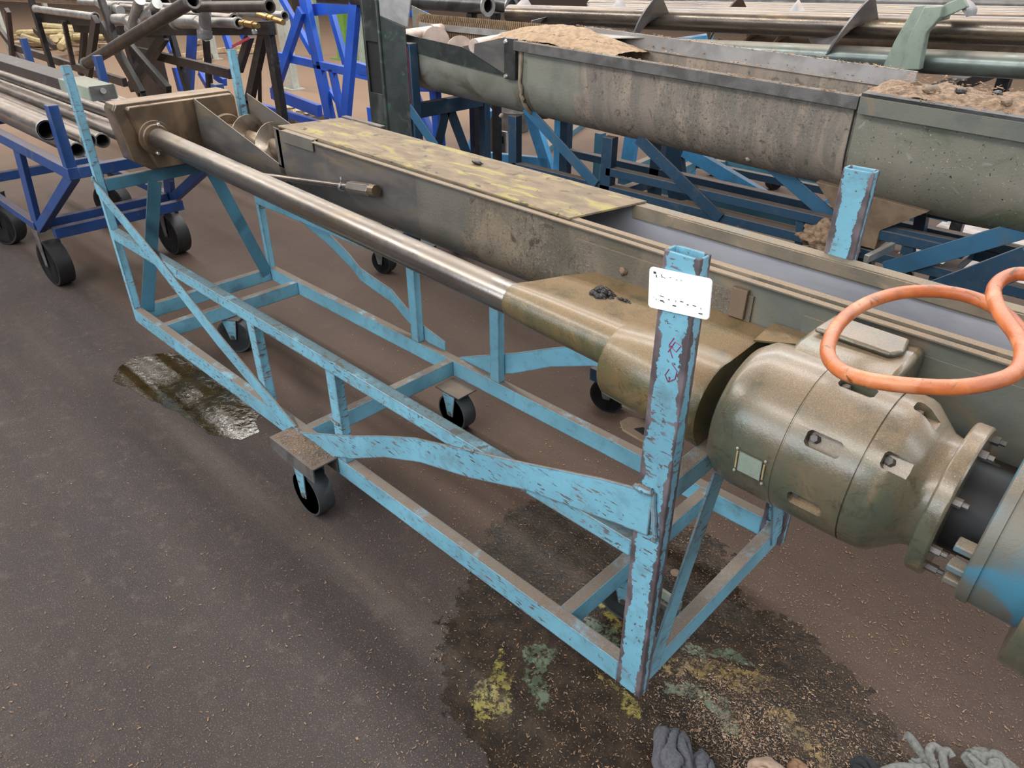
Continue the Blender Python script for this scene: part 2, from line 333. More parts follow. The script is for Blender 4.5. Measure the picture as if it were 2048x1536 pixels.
sheet('oil_puddle', [(235, 735), (268, 712), (345, 704), (400, 715), (455, 755), (500, 795), (528, 822), (508, 845), (522, 862), (480, 880), (420, 870), (385, 846), (350, 822), (300, 802), (250, 772), (226, 762)], .0015,
      stain_mat('thick_oil', (.035, .022, .005), .07, .25, .45, 30, 1, .8), 'small dark oil puddle beside the far half of the light blue trolley', 'puddle', .012, .025, .012)
sheet('oil_puddle', [(930, 1140), (912, 1200), (905, 1215), (868, 1280), (862, 1340), (872, 1420), (935, 1500), (960, 1580), (1300, 1640), (1760, 1620), (1850, 1560), (1780, 1440), (1700, 1330), (1600, 1250), (1480, 1190), (1480, 1120), (1420, 1060), (1300, 1010), (1180, 1020), (1080, 980), (980, 1040)], .0012,
      stain_mat('wet_brown_floor', (.020, .0125, .008), .3, .8, 1.0, 90, .93, .3, (.042, .026, .015)), 'large dark wet patch on the floor around the near corner post', 'puddle', .014, .11, .045)
YEL = stain_mat('yellow_coolant', (.27, .225, .06), .3, .9, .3, 60, .85, .5, (.13, .11, .04), .43); OCH = stain_mat('ochre_coolant', (.20, .125, .028), .3, .9, .3, 60, .85, .5, (.075, .055, .022), .44)
GRN = stain_mat('green_coolant', (.08, .10, .06), .3, .9, .3, 60, .75, .5, (.15, .19, .13), .42)
for k, (pl, m, lb) in enumerate([
    ([(985, 1302), (1005, 1300), (1008, 1340), (1020, 1350), (1028, 1400), (1022, 1440), (985, 1450), (955, 1440), (940, 1400), (950, 1370), (975, 1345)], YEL, 'bright yellow spill on the wet floor left of the near corner post'),
    ([(1185, 1200), (1215, 1205), (1250, 1235), (1262, 1265), (1235, 1262), (1200, 1235)], YEL, 'yellow spill inside the trolley frame beside the near bottom crossbar'),
    ([(1195, 1330), (1250, 1380), (1285, 1400), (1290, 1440), (1250, 1440), (1230, 1390), (1190, 1350)], YEL, 'pale yellow spill around the foot of the near corner post'),
    ([(1320, 1330), (1370, 1305), (1420, 1320), (1480, 1330), (1560, 1345), (1545, 1375), (1480, 1400), (1440, 1370), (1380, 1350), (1330, 1362)], OCH, 'ochre spill on the wet floor right of the near corner post'),
    ([(1520, 1400), (1590, 1425), (1650, 1500), (1700, 1560), (1640, 1560), (1600, 1490), (1540, 1440)], OCH, 'long ochre smear on the wet floor above the rags'),
    ([(1320, 1365), (1380, 1355), (1440, 1385), (1480, 1440), (1470, 1490), (1430, 1440), (1380, 1400), (1320, 1390)], GRN, 'grey green spill right of the foot of the near corner post'),
    ([(1040, 1300), (1090, 1280), (1120, 1310), (1090, 1345), (1110, 1400), (1080, 1420), (1050, 1380), (1040, 1335)], GRN, 'grey green spill below the near bottom rail beside the yellow spill'),
    ([(1150, 1230), (1240, 1250), (1245, 1290), (1190, 1290), (1150, 1262)], GRN, 'grey green spill inside the frame near the corner post'),
    ([(1340, 1280), (1460, 1300), (1540, 1340), (1480, 1335), (1380, 1310)], GRN, 'thin grey green spill along the end rail')]):
    sheet('coolant_spill', pl, .002+.0002*k, m, lb, 'spill', .008, .03, .02)
# loose straw and grain on the floor: nobody could count it
def scatter(n, gen, name, m, lab, s0=.002, s1=.006, par=None):
    mb = MB()
    for _ in range(n):
        x, y, z = gen(); L = random.uniform(s0, s1)*random.choice((1, 1, 1, 2)); a = random.uniform(0, 6.28); wd = L*random.uniform(.18, .5)
        dx, dy = math.cos(a)*L, math.sin(a)*L; ex, ey = -math.sin(a)*wd, math.cos(a)*wd; h = wd*.8; tz = random.uniform(-.2, .4)*L
        mb.add([(x-dx-ex, y-dy-ey, z), (x-dx+ex, y-dy+ey, z), (x+dx+ex, y+dy+ey, z+abs(tz)), (x+dx-ex, y+dy-ey, z+abs(tz)), (x-dx, y-dy, z+h), (x+dx, y+dy, z+h+abs(tz))],
               [(0, 1, 4), (2, 3, 5), (0, 4, 5, 3), (1, 2, 5, 4), (0, 3, 2, 1)])
    o = mb.build(name, m, par, smooth=0); o['kind'] = 'stuff'
    if not par: tag(o, lab, 'debris')
    return o
def g_floor():
    while 1:
        px, py = random.uniform(0, 2048), random.uniform(480, 1560)
        dens = .25+.75*(1-min(1, math.hypot((px-1500)/700, (py-1350)/420)))+(.3 if 900 < px < 1500 and 900 < py < 1200 else 0)
        if px < 700: dens *= .5
        if random.random() < dens: p = Z_(px, py, .0025); return p.x, p.y, p.z
scatter(26000, g_floor, 'straw_litter', M['straw'], 'loose straw chips and grain scattered over the whole dirty floor', .0006, .0022)
def g_wet():
    a = random.gauss(0, 1); p = Z_(1500+a*(170 if a > 0 else 90), 1425+random.gauss(0, 1)*55+a*38+random.expovariate(1/45), .003); return p.x, p.y, p.z
scatter(5500, g_wet, 'grain_litter', simple('wet_pale_grain', (.40, .27, .17), .3, 0, 0, 40, .6), 'dense pale grain lying in the wet patch above the rags', .0008, .0021)
# ------------------------------------------------------------------ casters (part > sub-parts)
def caster(par, x, y, zt, r, ang=0, kind='channel', wm='iron', fm='blue', wt=.064, label=None):
    """zt: height of the plate the caster hangs from; the wheel stands on the floor"""
    c, s = math.cos(ang), math.sin(ang); ax = V((-s, c, 0)); fw = V((c, s, 0)); o = V((x, y, 0)); zc = r
    mb = MB(); mb.beam(o-fw*.052+V((0, 0, zt-.004)), o+fw*.052+V((0, 0, zt-.004)), .086, .008)
    fk = mb.build('caster', M['cast'], par, bevel=.0015)
    if label: fk['label'] = label
    for sg in (-1, 1):
        q = o+ax*sg*(wt*.5+.006)
        MB().plate([q-fw*.042+V((0, 0, zt-.008)), q+fw*.034+V((0, 0, zt-.008)), q+fw*.016+V((0, 0, zc-.012)), q-fw*.016+V((0, 0, zc-.012))], ax, .004*sg).build('fork', M[fm], fk, bevel=.001)
    MB().lathe([(-wt/2-.013, .011), (wt/2+.013, .011)], o+V((0, 0, zc)), ax, 8).build('axle_bolt', M['cast'], fk)
    h = wt/2
    MB().lathe([(-h, r*.9), (-h, r*.98), (-h*.6, r), (h*.6, r), (h, r*.98), (h, r*.9), (h*.5, r*.82), (h*.5, .02), (-h*.5, .02), (-h*.5, r*.82), (-h, r*.9)], o+V((0, 0, zc)), ax, 36).build('wheel', M[wm], fk)
    return fk
# ------------------------------------------------------------------ main trolley
T = thing('trolley', 'chipped light blue steel trolley frame with tall corner posts carrying the oily screw conveyor', 'trolley', (-1.5, .38, 0))
X0, X1, W, HR, B, BW = -3.0, 0.0, .7632, .0731, .037, Z0
HM0, HM1 = .612, .66
def bm(name, a, b, w, h, m='blue', bev=.003, par=None, ref=None, hollow=0, label=None):
    o = MB().beam(a, b, w, h, ref, hollow).build(name, M[m], par or T, bevel=bev)
    if label: o['label'] = label
    return o
for y in (B/2, W-B/2):
    bm('corner_post', (-.0353, y, Z0), (-.0353, y, 1.322), .0706, .037, 'bluep', .004, hollow=.0045)
    bm('corner_post', (-2.9835, y, Z0), (-2.9835, y, 1.346), .033, .033, hollow=.004)
    cb = 'blue' if y < .1 else 'bluec'
    bm('bottom_rail', (X0+.033, y, Z0+HR/2), (-.0706, y, Z0+HR/2), B, HR, cb)
    bm('middle_rail', (X0+.033, y, (HM0+HM1)/2), (-.0706, y, (HM0+HM1)/2), B, HM1-HM0, 'worn' if y < .1 else 'bluec')
    for x in (-1.735, -1.235): bm('upright', (x, y, Z0+HR), (x, y, HM0), .05, .034, cb)
def bar(name, top, bot, y, t=.006, par=None, m='blue'):
    P = [V((x, y, z)) for x, z in top]+[V((x, y, z)) for x, z in reversed(bot)]
    n = len(top); mb = MB()
    ft = [V((x, y, z)) for x, z in top]; fb = [V((x, y, z)) for x, z in bot]; d = V((0, -t, 0))
    rings = [[a, b, b+d, a+d] for a, b in zip(ft, fb)]
    return mb.loft(rings).build(name, M[m], par or T, bevel=.0012)
def wave(px):
    P = [Y_(x, y, W+.006) for x, y in px]; return [(p.x, p.z+.033) for p in P], [(p.x, p.z-.033) for p in P]
for y, sg in ((-.001, 1), (W+.007, -1)):
    tp, bt = ([(-2.985, .885), (-2.93, .865), (-2.45, .675), (-2.0, .47), (-1.515, .275)], [(-2.985, .825), (-2.93, .80), (-2.49, .615), (-2.05, .41), (-1.57, .225)]) if sg == 1 else wave([(560, 398), (655, 474), (700, 520), (722, 548), (750, 568), (785, 592), (815, 628), (850, 665), (892, 697)])
    bar('brace', tp, bt, y, .006, m='blue' if sg == 1 else 'bluec')
    bar('brace', [(-1.49, .262), (-1.37, .315), (-1.29, .35), (-1.15, .412), (-.97, .50), (-.81, .572), (-.58, .645), (-.38, .71), (-.16, .785), (-.03, .82)],
        [(-1.44, .195), (-1.36, .232), (-1.28, .262), (-1.16, .315), (-.97, .42), (-.79, .495), (-.58, .555), (-.37, .632), (-.15, .68), (-.03, .705)], y, m='blue' if sg == 1 else 'bluec')
def cross(x, z0, z1, m='bluec', w=.037): return bm('crossbar', (x, B, (z0+z1)/2), (x, W-B, (z0+z1)/2), w, z1-z0, m)
for x in (-2.9835, -2.71, -1.5, -.27, -.03): cross(x, Z0+.002, Z0+HR-.002)
cross(-2.9835, .828, .882, 'teal', .034); cross(-.03, .775, .83, 'blue')
for x, xo, zt in ((-2.9835, -.02, .83), (-.03, -.003, .775)):
    sx = .018 if x < -1 else .0205
    for ya, yb in ((.245, .055), (.52, .705)):
        a = V((x+sx, ya, zt)); b = V((x+sx, yb, Z0+HR-.03)); MB().beam(a, b, .006, .062).build('end_brace', M['teal' if x < -1 else 'blue'], T, bevel=.001)
# outrigger channels and casters in the middle
for y0, y1, sg in ((-.1, -.001, 1),):
    mb = MB(); mb.prism([(-.1, .264), (-.001, .264), (-.001, .20), (-.006, .20), (-.006, .258), (-.094, .258), (-.094, .205), (-.1, .205)], 0, -1.54, -1.262)
    br = mb.build('caster_bracket', M['cast'], T, bevel=.001)
caster(T, -1.375, -.052, .256, .09, 0, wm='iron')
MB().box(-1.475, -1.33, .615, .715, Z0-.006, Z0).build('caster_plate', M['cast'], T, bevel=.001)
caster(T, -1.40, .665, Z0-.006, .083, 0)
caster(T, -2.71, .36, Z0, .09, .6)
caster(T, -.27, .34, Z0, .09, .2)
scatter(900, lambda: (random.uniform(-1.53, -1.28), random.uniform(-.088, -.012), .2645), 'grain_on_bracket', M['straw'], None, .001, .0025, T)
def weld(p0, p1, r=.006, par=None):
    p0, p1 = V(p0), V(p1); pts = [p0.lerp(p1, i/7)+V([random.uniform(-.0015, .0015) for _ in range(3)]) for i in range(8)]
    return MB().tube(pts, [r*random.uniform(.7, 1.2) for _ in pts], 7).build('weld_seam', M['blue'], par or T)
weld((-.075, -.007, .815), (-.03, -.007, .82), .009); weld((-.03, -.006, .82), (-.012, -.006, .705)); weld((-1.5, -.006, .275), (-1.49, -.006, .21)); weld((-.6, -.006, .645), (-.56, -.006, .65), .005)
weld((-1.26, -.002, .42), (-1.22, -.002, .42), .005); weld((-1.53, -.003, .264), (-1.27, -.003, .264), .004); weld((-2.985, -.003, .90), (-2.985, -.004, .875), .007)
# marker scribble on the near post
sc_ = MB()
for pts in ([(1348, 676), (1338, 690), (1352, 704), (1362, 692), (1350, 684), (1336, 704)], [(1344, 728), (1354, 742), (1350, 758), (1336, 764)], [(1336, 764), (1330, 750), (1338, 738)], [(1340, 700), (1345, 716)]):
    sc_.tube([Y_(x, y, -.0006) for x, y in pts], .0009, 5)
sc_.build('marker_scribble', M['redink'], T)['label'] = 'red marker scribble on the near post'
# white tag on the near post
TG = [Y_(1299, 533, -.004), Y_(1424, 559, -.004), Y_(1417, 641, -.004), Y_(1296, 614, -.004)]
def tuv(u, v, y=0):
    a = TG[0].lerp(TG[1], u); b = TG[3].lerp(TG[2], u); p = a.lerp(b, v); p.y -= y; return p
tg = thing('tag', 'white plastic tag with rounded corners fixed across the near corner post', 'tag', tuple(tuv(.5, 1)))
ol = []
for cx, cy, a0 in ((.06, .09, 180), (.94, .09, 270), (.94, .91, 0), (.06, .91, 90)):
    for k in range(6):
        a = math.radians(a0+k*18); ol.append(tuv(cx+.06*math.cos(a), cy+.09*math.sin(a)))
MB().plate(ol, (0, 1, 0), .003).build('plate', M['tagwhite'], tg, bevel=.0004)
mk = MB()
def mark(u, v, du, dv, t=.014):
    a, b = tuv(u-du, v-dv, .0006), tuv(u+du, v+dv, .0006); mk.beam(a, b, .0004, t*.075, ref=(0, 0, 1) if abs((b-a).normalized().z) < .9 else (1, 0, 0))
for q in ((.095, .115, .02, 0, .05), (.125, .19, .002, .03, .02), (.23, .655, .03, .005, .016), (.232, .765, .026, .0, .03), (.27, .79, .004, .016, .018), (.35, .70, .01, 0, .02),
          (.465, .70, .001, .02, .01), (.445, .82, .028, 0, .026), (.56, .68, .025, .0, .018), (.66, .725, .012, 0, .02), (.765, .715, .025, .006, .018), (.87, .75, .001, .02, .01), (.87, .875, .03, 0, .024), (.14, .76, .006, .01, .01), (.1, .71, .004, 0, .01)): mark(*q)
for a_, b_ in (((.20, .155), (.215, .125)), ((.20, .155), (.225, .175)), ((.225, .175), (.21, .2)), ((.235, .185), (.25, .18)), ((.255, .2), (.27, .185)), ((.34, .16), (.37, .15)), ((.45, .18), (.47, .18)), ((.52, .17), (.54, .17))):
    mk.beam(tuv(*a_, .0006), tuv(*b_, .0006), .0004, .0007, ref=(0, 0, 1))
mk.build('printed_marks', M['ink'], tg, smooth=0)
# ------------------------------------------------------------------ main screw conveyor
K = thing('screw_conveyor', 'long oily steel screw conveyor with far end gearbox, lying on the light blue trolley', 'screw conveyor', (-1.5, .5, .86))
SL = -.0165
zt = lambda x: 1.113+SL*x                    # top edge
zc = lambda x: .968+SL*x                     # screw axis
YF, YB = .452, .712; YC = (YF+YB)/2; RO = (YB-YF)/2
def uring(x, t0, t1, th=.004, n=14, y0=YF, y1=YB, zcf=None, ctr=None):
    yc = (y0+y1)/2; r = (y1-y0)/2; z = (ctr or zc)(x)
    out = [(x, y0, t0)]+[(x, yc-r*math.cos(math.pi*k/n), z-r*math.sin(math.pi*k/n)) for k in range(n+1)]+[(x, y1, t1)]
    r2 = r-th; inn = [(x, y1-th, t1)]+[(x, yc+r2*math.cos(math.pi*k/n), z-r2*math.sin(math.pi*k/n)) for k in range(n+1)]+[(x, y0+th, t0)]
    return out+inn
def ubuild(name, secs, m, par, **kw):
    return MB().loft([uring(x, a, b, **kw) for x, a, b in secs]).build(name, m, par, smooth=40)
ubuild('trough_end', [(x, 1.185+(x+2.85)*(-.255), 1.175+(x+2.85)*(-.25)) for x in (-2.84, -2.6, -2.4, -2.2, -2.13)], M['trough'], K)
ubuild('trough_end_joint', [(-2.17, 1.155, 1.15), (-2.13, 1.152, 1.15)], M['trough'], K, th=.003)
ubuild('trough', [(x, zt(x), zt(x)) for x in (-2.15, -1.8, -1.4, -1.3)], M['trough'], K)
ubuild('trough', [(x, zt(x), zt(x)) for x in (-1.3, -.6, -.3)], M['trough_dirty'], K)
ubuild('trough', [(x, zt(x), zt(x)) for x in (-.3, 0, .4, .9)], M['trough_right'], K)
def strip_x(name, x0, x1, prof, m, par=None, zf=None, n=5):       # prof: (y, dz) closed, dz relative to the trough top
    f = zf or zt; rings = []
    for i in range(n+1):
        x = x0+(x1-x0)*i/n; rings.append([(x, y, f(x)+d) for y, d in prof])
    return MB().loft(rings).build(name, m, par or K, bevel=.0006)
rc = lambda y0, y1, a, b: [(y0, a), (y1, a), (y1, b), (y0, b)]
strip_x('flange', -1.88, .9, rc(.437, .456, -.003, .001), M['dustyrim'])
strip_x('flange', -.62, .9, rc(.700, .735, -.004, .001), M['trough_right'])
strip_x('flange', -.62, .9, rc(.694, .698, -.036, .002), M['dustyrim'])
strip_x('cover_strip', -.5, .9, rc(.688, .692, -.03, .0), M['dustyrim'])
strip_x('liner', -1.9, .9, [(.469, -.13), (.472, -.13), (.472, .0), (.492, .0), (.492, .003), (.469, .003)], M['dustyrim'])
# smooth inner liner
MB().loft([[(x, YC-(RO-.012)*math.cos(math.pi*k/16)*1.0, zc(x)-(RO-.012)*math.sin(math.pi*k/16)) for k in range(17)]+[(x, YB-.008, zt(x)-.005)] for x in (-1.4, -.6, .2, .9)], closed=False).build('inner_liner', M['inner'], K)
# overlay plate on the outside of the front wall
strip_x('side_plate', -.62, -.1, rc(.446, .452, -.13, -.036), M['trough_dirty']); strip_x('side_plate', .02, .9, rc(.447, .452, -.2, -.04), M['trough_right'])
MB().box(-.152, -.112, .436, .45, 1.02, 1.092).build('clamp_block', M['rust'], K, bevel=.002)
# lid plate with dust, strips
LP = [(-2.17, .474), (-.66, .462), (-.60, .733), (-2.12, .736)]
mb = MB(); mb.loft([[(x, y, zt(x)+.002) for x, y in LP], [(x, y, zt(x)+.008) for x, y in LP]])
ld = mb.build('cover_plate', M['lid'], K, bevel=.001); ld['label'] = 'flat cover plate caked with tan and yellow dust'
MB().loft([[(x, y, zt(x)+.0085) for x, y in ((-2.12, .738), (-1.86, .738), (-1.86, .762), (-2.12, .762))], [(x, y, zt(x)+.0135) for x, y in ((-2.12, .738), (-1.86, .738), (-1.86, .762), (-2.12, .762))]]).build('cover_strip', M['cast'], K)
MB().loft([[(x, y, zt(x)+h) for y, h in ((.444, -.038), (.449, -.038), (.449, .002), (.47, .002), (.47, .006), (.444, .006))] for x in (-2.1, -1.885)]).build('edge_angle', M['trough_dirty'], K, bevel=.001)
# lumps of sludge caked on
def lump(p, r, m, par, name, sq=.5, seed=0, sub=3, st=None):
    bmx = bmesh.new(); bmesh.ops.create_icosphere(bmx, subdivisions=sub, radius=1); p = V(p)
    mb = MB(); vs = []
    st = st or (1, 1, sq)
    for v in bmx.verts:
        d = 1+.45*mnoise.noise(v.co*2.3+V((seed, 0, 0)))+.2*mnoise.noise(v.co*6+V((seed, 5, 0))); vs.append((p.x+v.co.x*r*d*st[0], p.y+v.co.y*r*d*st[1], p.z+v.co.z*r*d*st[2]))
    fs = [[q.index for q in f.verts] for f in bmx.faces]; bmx.free()
    return mb.add(vs, fs).build(name, m, par, smooth=60)
def clump(c, n, sx, sy, r, name):
    mb = MB(); c = V(c)
    for k in range(n):
        a = random.uniform(0, 6.28); u = random.random()**.6; p = c+V((math.cos(a)*u*sx, math.sin(a)*u*sy, (1-u)*r*1.6)); rr_ = r*random.uniform(.35, .8)
        mb.tube([p-V((rr_, 0, rr_*.3)), p-V((rr_*.6, 0, 0)), p+V((0, 0, rr_*.5)), p+V((rr_*.7, rr_*.3, 0)), p+V((rr_, 0, -rr_*.4))], [rr_*.4, rr_*.9, rr_, rr_*.8, rr_*.3], 7)
    o = mb.build(name, M['crud'], K, smooth=60); o['kind'] = 'stuff'; return o
clump(Z_(1202, 592, 1.003), 40, .032, .022, .012, 'sludge'); clump(Z_(1245, 606, 1.0), 22, .03, .008, .007, 'sludge')
lump((-.46, .447, 1.04), .012, M['rust'], K, 'sludge_lump', 1, 3)
k_ = V(Z_(955, 325, zt(-1.3)+.014)); lump(k_, .011, M['crud'], K, 'sludge_lump', .5, 4, 2, (2.4, .8, .6))
# screw in the trough
def screw(par, x0, x1, axf, r, rp, pitch, mflight, mpipe, hand=1, ph=0, n=16, th=.004):
    mb = MB(); N = int((x1-x0)/pitch*n); rings = []
    for i in range(N+1):
        x = x0+(x1-x0)*i/N; a = ph+hand*2*math.pi*(x-x0)/pitch; y, z = axf(x); c, s = math.cos(a), math.sin(a)
        rings.append([(x-th/2, y+rp*c, z+rp*s), (x-th/2, y+r*c, z+r*s), (x+th/2, y+r*c, z+r*s), (x+th/2, y+rp*c, z+rp*s)])
    mb.loft(rings).build('flight', mflight, par, smooth=50)
    MB().tube([(x0-.05, *axf(x0)), (x1+.03, *axf(x1))], rp, 18).build('shaft', mpipe, par)
screw(K, -2.83, -1.5, lambda x: (YC, zc(x)), .108, .042, .205, M['flight'], M['flight'], 1, 2.2, 28)
# gearbox
GP = [(.12, 1.168), (.135, 1.192), (.64, 1.192), (.662, 1.16), (.662, .95), (.62, .905), (.215, .905), (.145, .955)]
g1 = MB(); g1.loft([[(-3.0+.0, y*.985+.006, z-.004) for y, z in GP], [(-2.985, y, z) for y, z in GP], [(-2.895, y, z) for y, z in GP]]).build('gearbox', M['gbox'], K, bevel=.005)
GP2 = GP
MB().loft([[(-2.895, y, z) for y, z in GP2], [(-2.872, y, z) for y, z in GP2]]).build('gearbox_flange', M['gbox'], K, bevel=.004)
GP3 = [(.16, 1.168), (.17, 1.18), (.635, 1.18), (.65, 1.155), (.65, .95), (.61, .912), (.235, .912), (.225, .925)]
MB().loft([[(-2.872, y, z) for y, z in GP3], [(-2.842, (y-.4)*.985+.402, z) for y, z in GP3]]).build('gearbox_cover', M['gbox'], K, bevel=.004)
MB().lathe([(0, .072), (.012, .072), (.013, .058), (.02, .055)], (-2.842, .25, 1.045), (1, 0, 0), 32).build('bearing_boss', M['gbox'], K, bevel=.001)
MB().lathe([(0, .085), (.012, .08), (.014, .055)], (-2.842, YC, zc(-2.84)), (1, 0, 0), 32).build('bearing_boss', M['gbox'], K)
for dy, dz in ((.018, .055), (-.012, -.062)): MB().lathe([(0, .008), (.012, .008), (.014, .005)], (-2.83, .25+dy, 1.045+dz), (1, 0, 0), 6).build('bolt', M['bolt'], K)
# long drive tube
TA, TB = V((-2.835, .25, 1.045)), V((-.60, .25, .955))
dt = MB().tube([TA, TA+V((.03, 0, 0))-V((0, 0, .001)), TB], [.034, .0445, .0445], 32).build('drive_tube', M['steel'], K, smooth=50); dt['label'] = 'polished bare steel drive tube'
MB().tube([(-2.82, .36, .985), (-2.45, .36, .972), (-2.0, .36, .962)], .012, 10).build('thin_rod', M['steel'], K)
# rod with hex nut on the side of the trough
ra, rb, rc_, rd = Y_(520, 350, .415), Y_(700, 374, .425), Y_(718, 377, .425), Y_(742, 380, .425)
MB().tube([Y_(360, 290, .37), ra, rb], .0105, 12).build('tie_rod', M['steel'], K); MB().tube([rb, rd], .0225, 6).build('hex_nut', M['pipe'], K, smooth=20, bevel=.001)
MB().tube([rd-(rd-rb)*.1, rd+(rd-rb)*.25], .0195, 20).build('rod_cap', M['gbox'], K)
wr = MB(); c0 = Y_(683, 373, .425)
for k in range(3): wr.tube([c0+V((.004*k+.004*math.sin(a*3), .014*math.cos(a), .014*math.sin(a))) for a in [i*math.pi/6 for i in range(13)]], .0022, 6)
wr.tube([c0+V((0, 0, .012)), c0+V((.01, -.004, .028)), c0+V((.002, 0, .034))], .003, 6); wr.build('tie_wire', M['galv'], K)
# round guards round the drive shaft
def dring(x, yc, z, r, top, bot, ye=.448, n=16):
    a0, a1 = math.radians(74), math.radians(-104+360-360)
    arc = [(x, yc-r*math.cos(math.radians(t)), z+r*math.sin(math.radians(t))) for t in [100-k*(198/n) for k in range(n+1)]]
    return [(x, ye, top)]+arc+[(x, ye, bot)]
zs = lambda x: .955+(x+.6)*-.035
MB().loft([dring(x, .25, zs(x)+.001, r, zs(x)+t, zs(x)-.02-r*.6, ye) for x, r, t, ye in ((-.665, .046, .046, .255), (-.64, .048, .048, .30), (-.60, .050, .052, .38), (-.55, .052, .058, .448), (-.45, .054, .062, .448), (-.28, .058, .066, .448))]).build('inner_guard', M['guard'], K, smooth=50, bevel=0)
MB().loft([dring(x, .25, zs(x)-.03, r, zs(x)+.078, zs(x)-.12) for x, r in ((-.315, .087), (-.308, .092), (-.05, .104), (-.045, .101))]).build('outer_guard', M['guard'], K, smooth=50)
MB().plate([(-.30, .30, .79), (-.12, .30, .79), (-.12, .30, .86), (-.30, .30, .86)], (0, 1, 0), .006).build('foot_web', M['rust'], K)
MB().plate([(-.30, .255, .784), (-.12, .255, .784), (-.12, .306, .784), (-.30, .306, .784)], (0, 0, 1), .006).build('foot_plate', M['rust'], K)
sp = MB(); sp.plate([V(Z_(x, y, .79)) for x, y in ((1240, 842), (1258, 833), (1300, 838), (1335, 850), (1335, 900), (1300, 890), (1245, 858))], (0, 0, -1), .006); sp.build('slotted_foot', M['rust'], K, bevel=.001)
MB().plate([V(Z_(x, y, .792)) for x, y in ((1268, 858), (1285, 855), (1320, 872), (1318, 880), (1290, 872))], (0, 0, 1), .0015).build('foot_slot', M['darkgap'], K)
# end bracket plates beside the post
MB().plate([(-.045, .448, 1.03), (.05, .448, 1.03), (.055, .36, 1.045), (-.03, .33, 1.035)], (0, 0, 1), .004).build('bracket_plate', M['guard'], K)
MB().plate([(.055, .448, 1.035), (.055, .37, 1.045), (.055, .33, 1.0), (.055, .33, .85), (.055, .448, .85)], (1, 0, 0), .004).build('bracket_plate', M['chan'], K)
MB().lathe([(0, .012), (.02, .012)], (.10, .435, 1.035), (0, -1, 0), 6).build('bolt', M['cast'], K)
# ------------------------------------------------------------------ gearmotor
G = thing('gearmotor', 'bulky oily olive gearmotor bolted to the near end of the screw conveyor', 'gearmotor', (.3, .25, .8))
GA = V((.0, .25, .925)); GX = V((1, 0, -.03)).normalized()
def carve(o, cutters):
    dg = bpy.context.evaluated_depsgraph_get(); mods = []
    for c in cutters:
        m = o.modifiers.new('c', 'BOOLEAN'); m.object = c; m.operation = 'DIFFERENCE'; m.solver = 'EXACT'; mods.append(m)
    dg.update(); me = bpy.data.meshes.new_from_object(o.evaluated_get(dg)); o.modifiers.clear(); o.data = me
    for c in cutters: bpy.data.objects.remove(c)
    me.set_sharp_from_angle(angle=math.radians(35))
gh = MB().lathe([(0, .10), (0, .118), (.008, .135), (.03, .152), (.06, .157), (.155, .157), (.156, .1555), (.158, .1555), (.159, .157), (.288, .157)], GA, GX, 56).build('gear_housing', M['gmotor'], G, smooth=50)
ab = MB().lathe([(.288, .153), (.291, .153), (.291, .157), (.325, .155), (.338, .15), (.37, .122), (.382, .112), (.395, .108), (.41, .112)], GA, GX, 56).build('adapter_bell', M['gmotor'], G, smooth=50)
MB().prism([(.24, 1.05), (.30, 1.088), (.446, 1.088), (.446, .9), (.24, .9)], 0, .07, .27).build('top_boss', M['gmotor'], G, bevel=.012)
def cutter(ang, d, L, wd, r=.157, dep=.022):
    u = V((0, -math.cos(ang), math.sin(ang))); t = V((0, math.sin(ang), math.cos(ang))); c = GA+GX*d+u*(r-dep)
    pts = [c+GX*(L/2*a)+t*(wd/2*b) for a, b in ((-1, -.6), (-.88, -.9), (-.8, -1), (.8, -1), (.88, -.9), (1, -.6), (1, .6), (.88, .9), (.8, 1), (-.8, 1), (-.88, .9), (-1, .6))]
    mb = MB(); mb.loft([[c+(p-c)*.85 for p in pts], [p+u*.05 for p in pts]]); o = mb.build('cut', M['gmotor'], None, smooth=0)
    MB().lathe([(0, .0085), (.013, .0085), (.014, .006)], c-GX*L*.26+u*.0+t*.002, GX*-.25+u, 6).build('bolt', M['cast'], G, smooth=20); return o
A4 = [math.radians(a) for a in (33, 82, -15)]
cs = [cutter(a, .225, .072, .034) for a in A4]
for o in cs: o.parent = None
gl_ = V(G['_w'])
gh.parent = None; gh.location = gl_; carve(gh, cs); gh.location = (0, 0, 0); gh.parent = G
cs = [cutter(math.radians(a), .345, .055, .034, .15, .02) for a in (40, 88)]
ab.parent = None; ab.location = gl_; carve(ab, cs); ab.location = (0, 0, 0); ab.parent = G
np_a = math.radians(-4); u = V((0, -math.cos(np_a), math.sin(np_a))); t_ = V((0, math.sin(np_a), math.cos(np_a))); c = GA+GX*.113+u*.1585
MB().plate([c+GX*a*.024+t_*b*.024 for a, b in ((-1, -1), (1, -1), (1, 1), (-1, 1))], u, .0012).build('rating_plate', M['pgreen'], G, bevel=.0004)['label'] = 'blank oily rating plate'
for a, b in ((-1, 1), (1, 1), (1, -1), (-1, -1)): MB().lathe([(0, .0032), (.003, .002)], c+GX*a*.029+t_*b*.027, u, 8).build('rivet', M['bolt'], G)
for a, b, e in ((-1, -.9, 1), (1, -.8, .9)): MB().beam(c+GX*a*.028+t_*b*.022, c+GX*a*.028+t_*e*.02, .003, .003).build('yellow_paint_line', M['yhose'], G)
MB().lathe([(0, .110), (0, .142), (.004, .145), (.026, .145), (.03, .142), (.03, .10)], GA+GX*.405, GX, 60).build('coupling_flange', M['gmotor'], G, bevel=.001)
MB().lathe([(0, .085), (.075, .085)], GA+GX*.43, GX, 32).build('coupling_core', M['darkgap'], G)
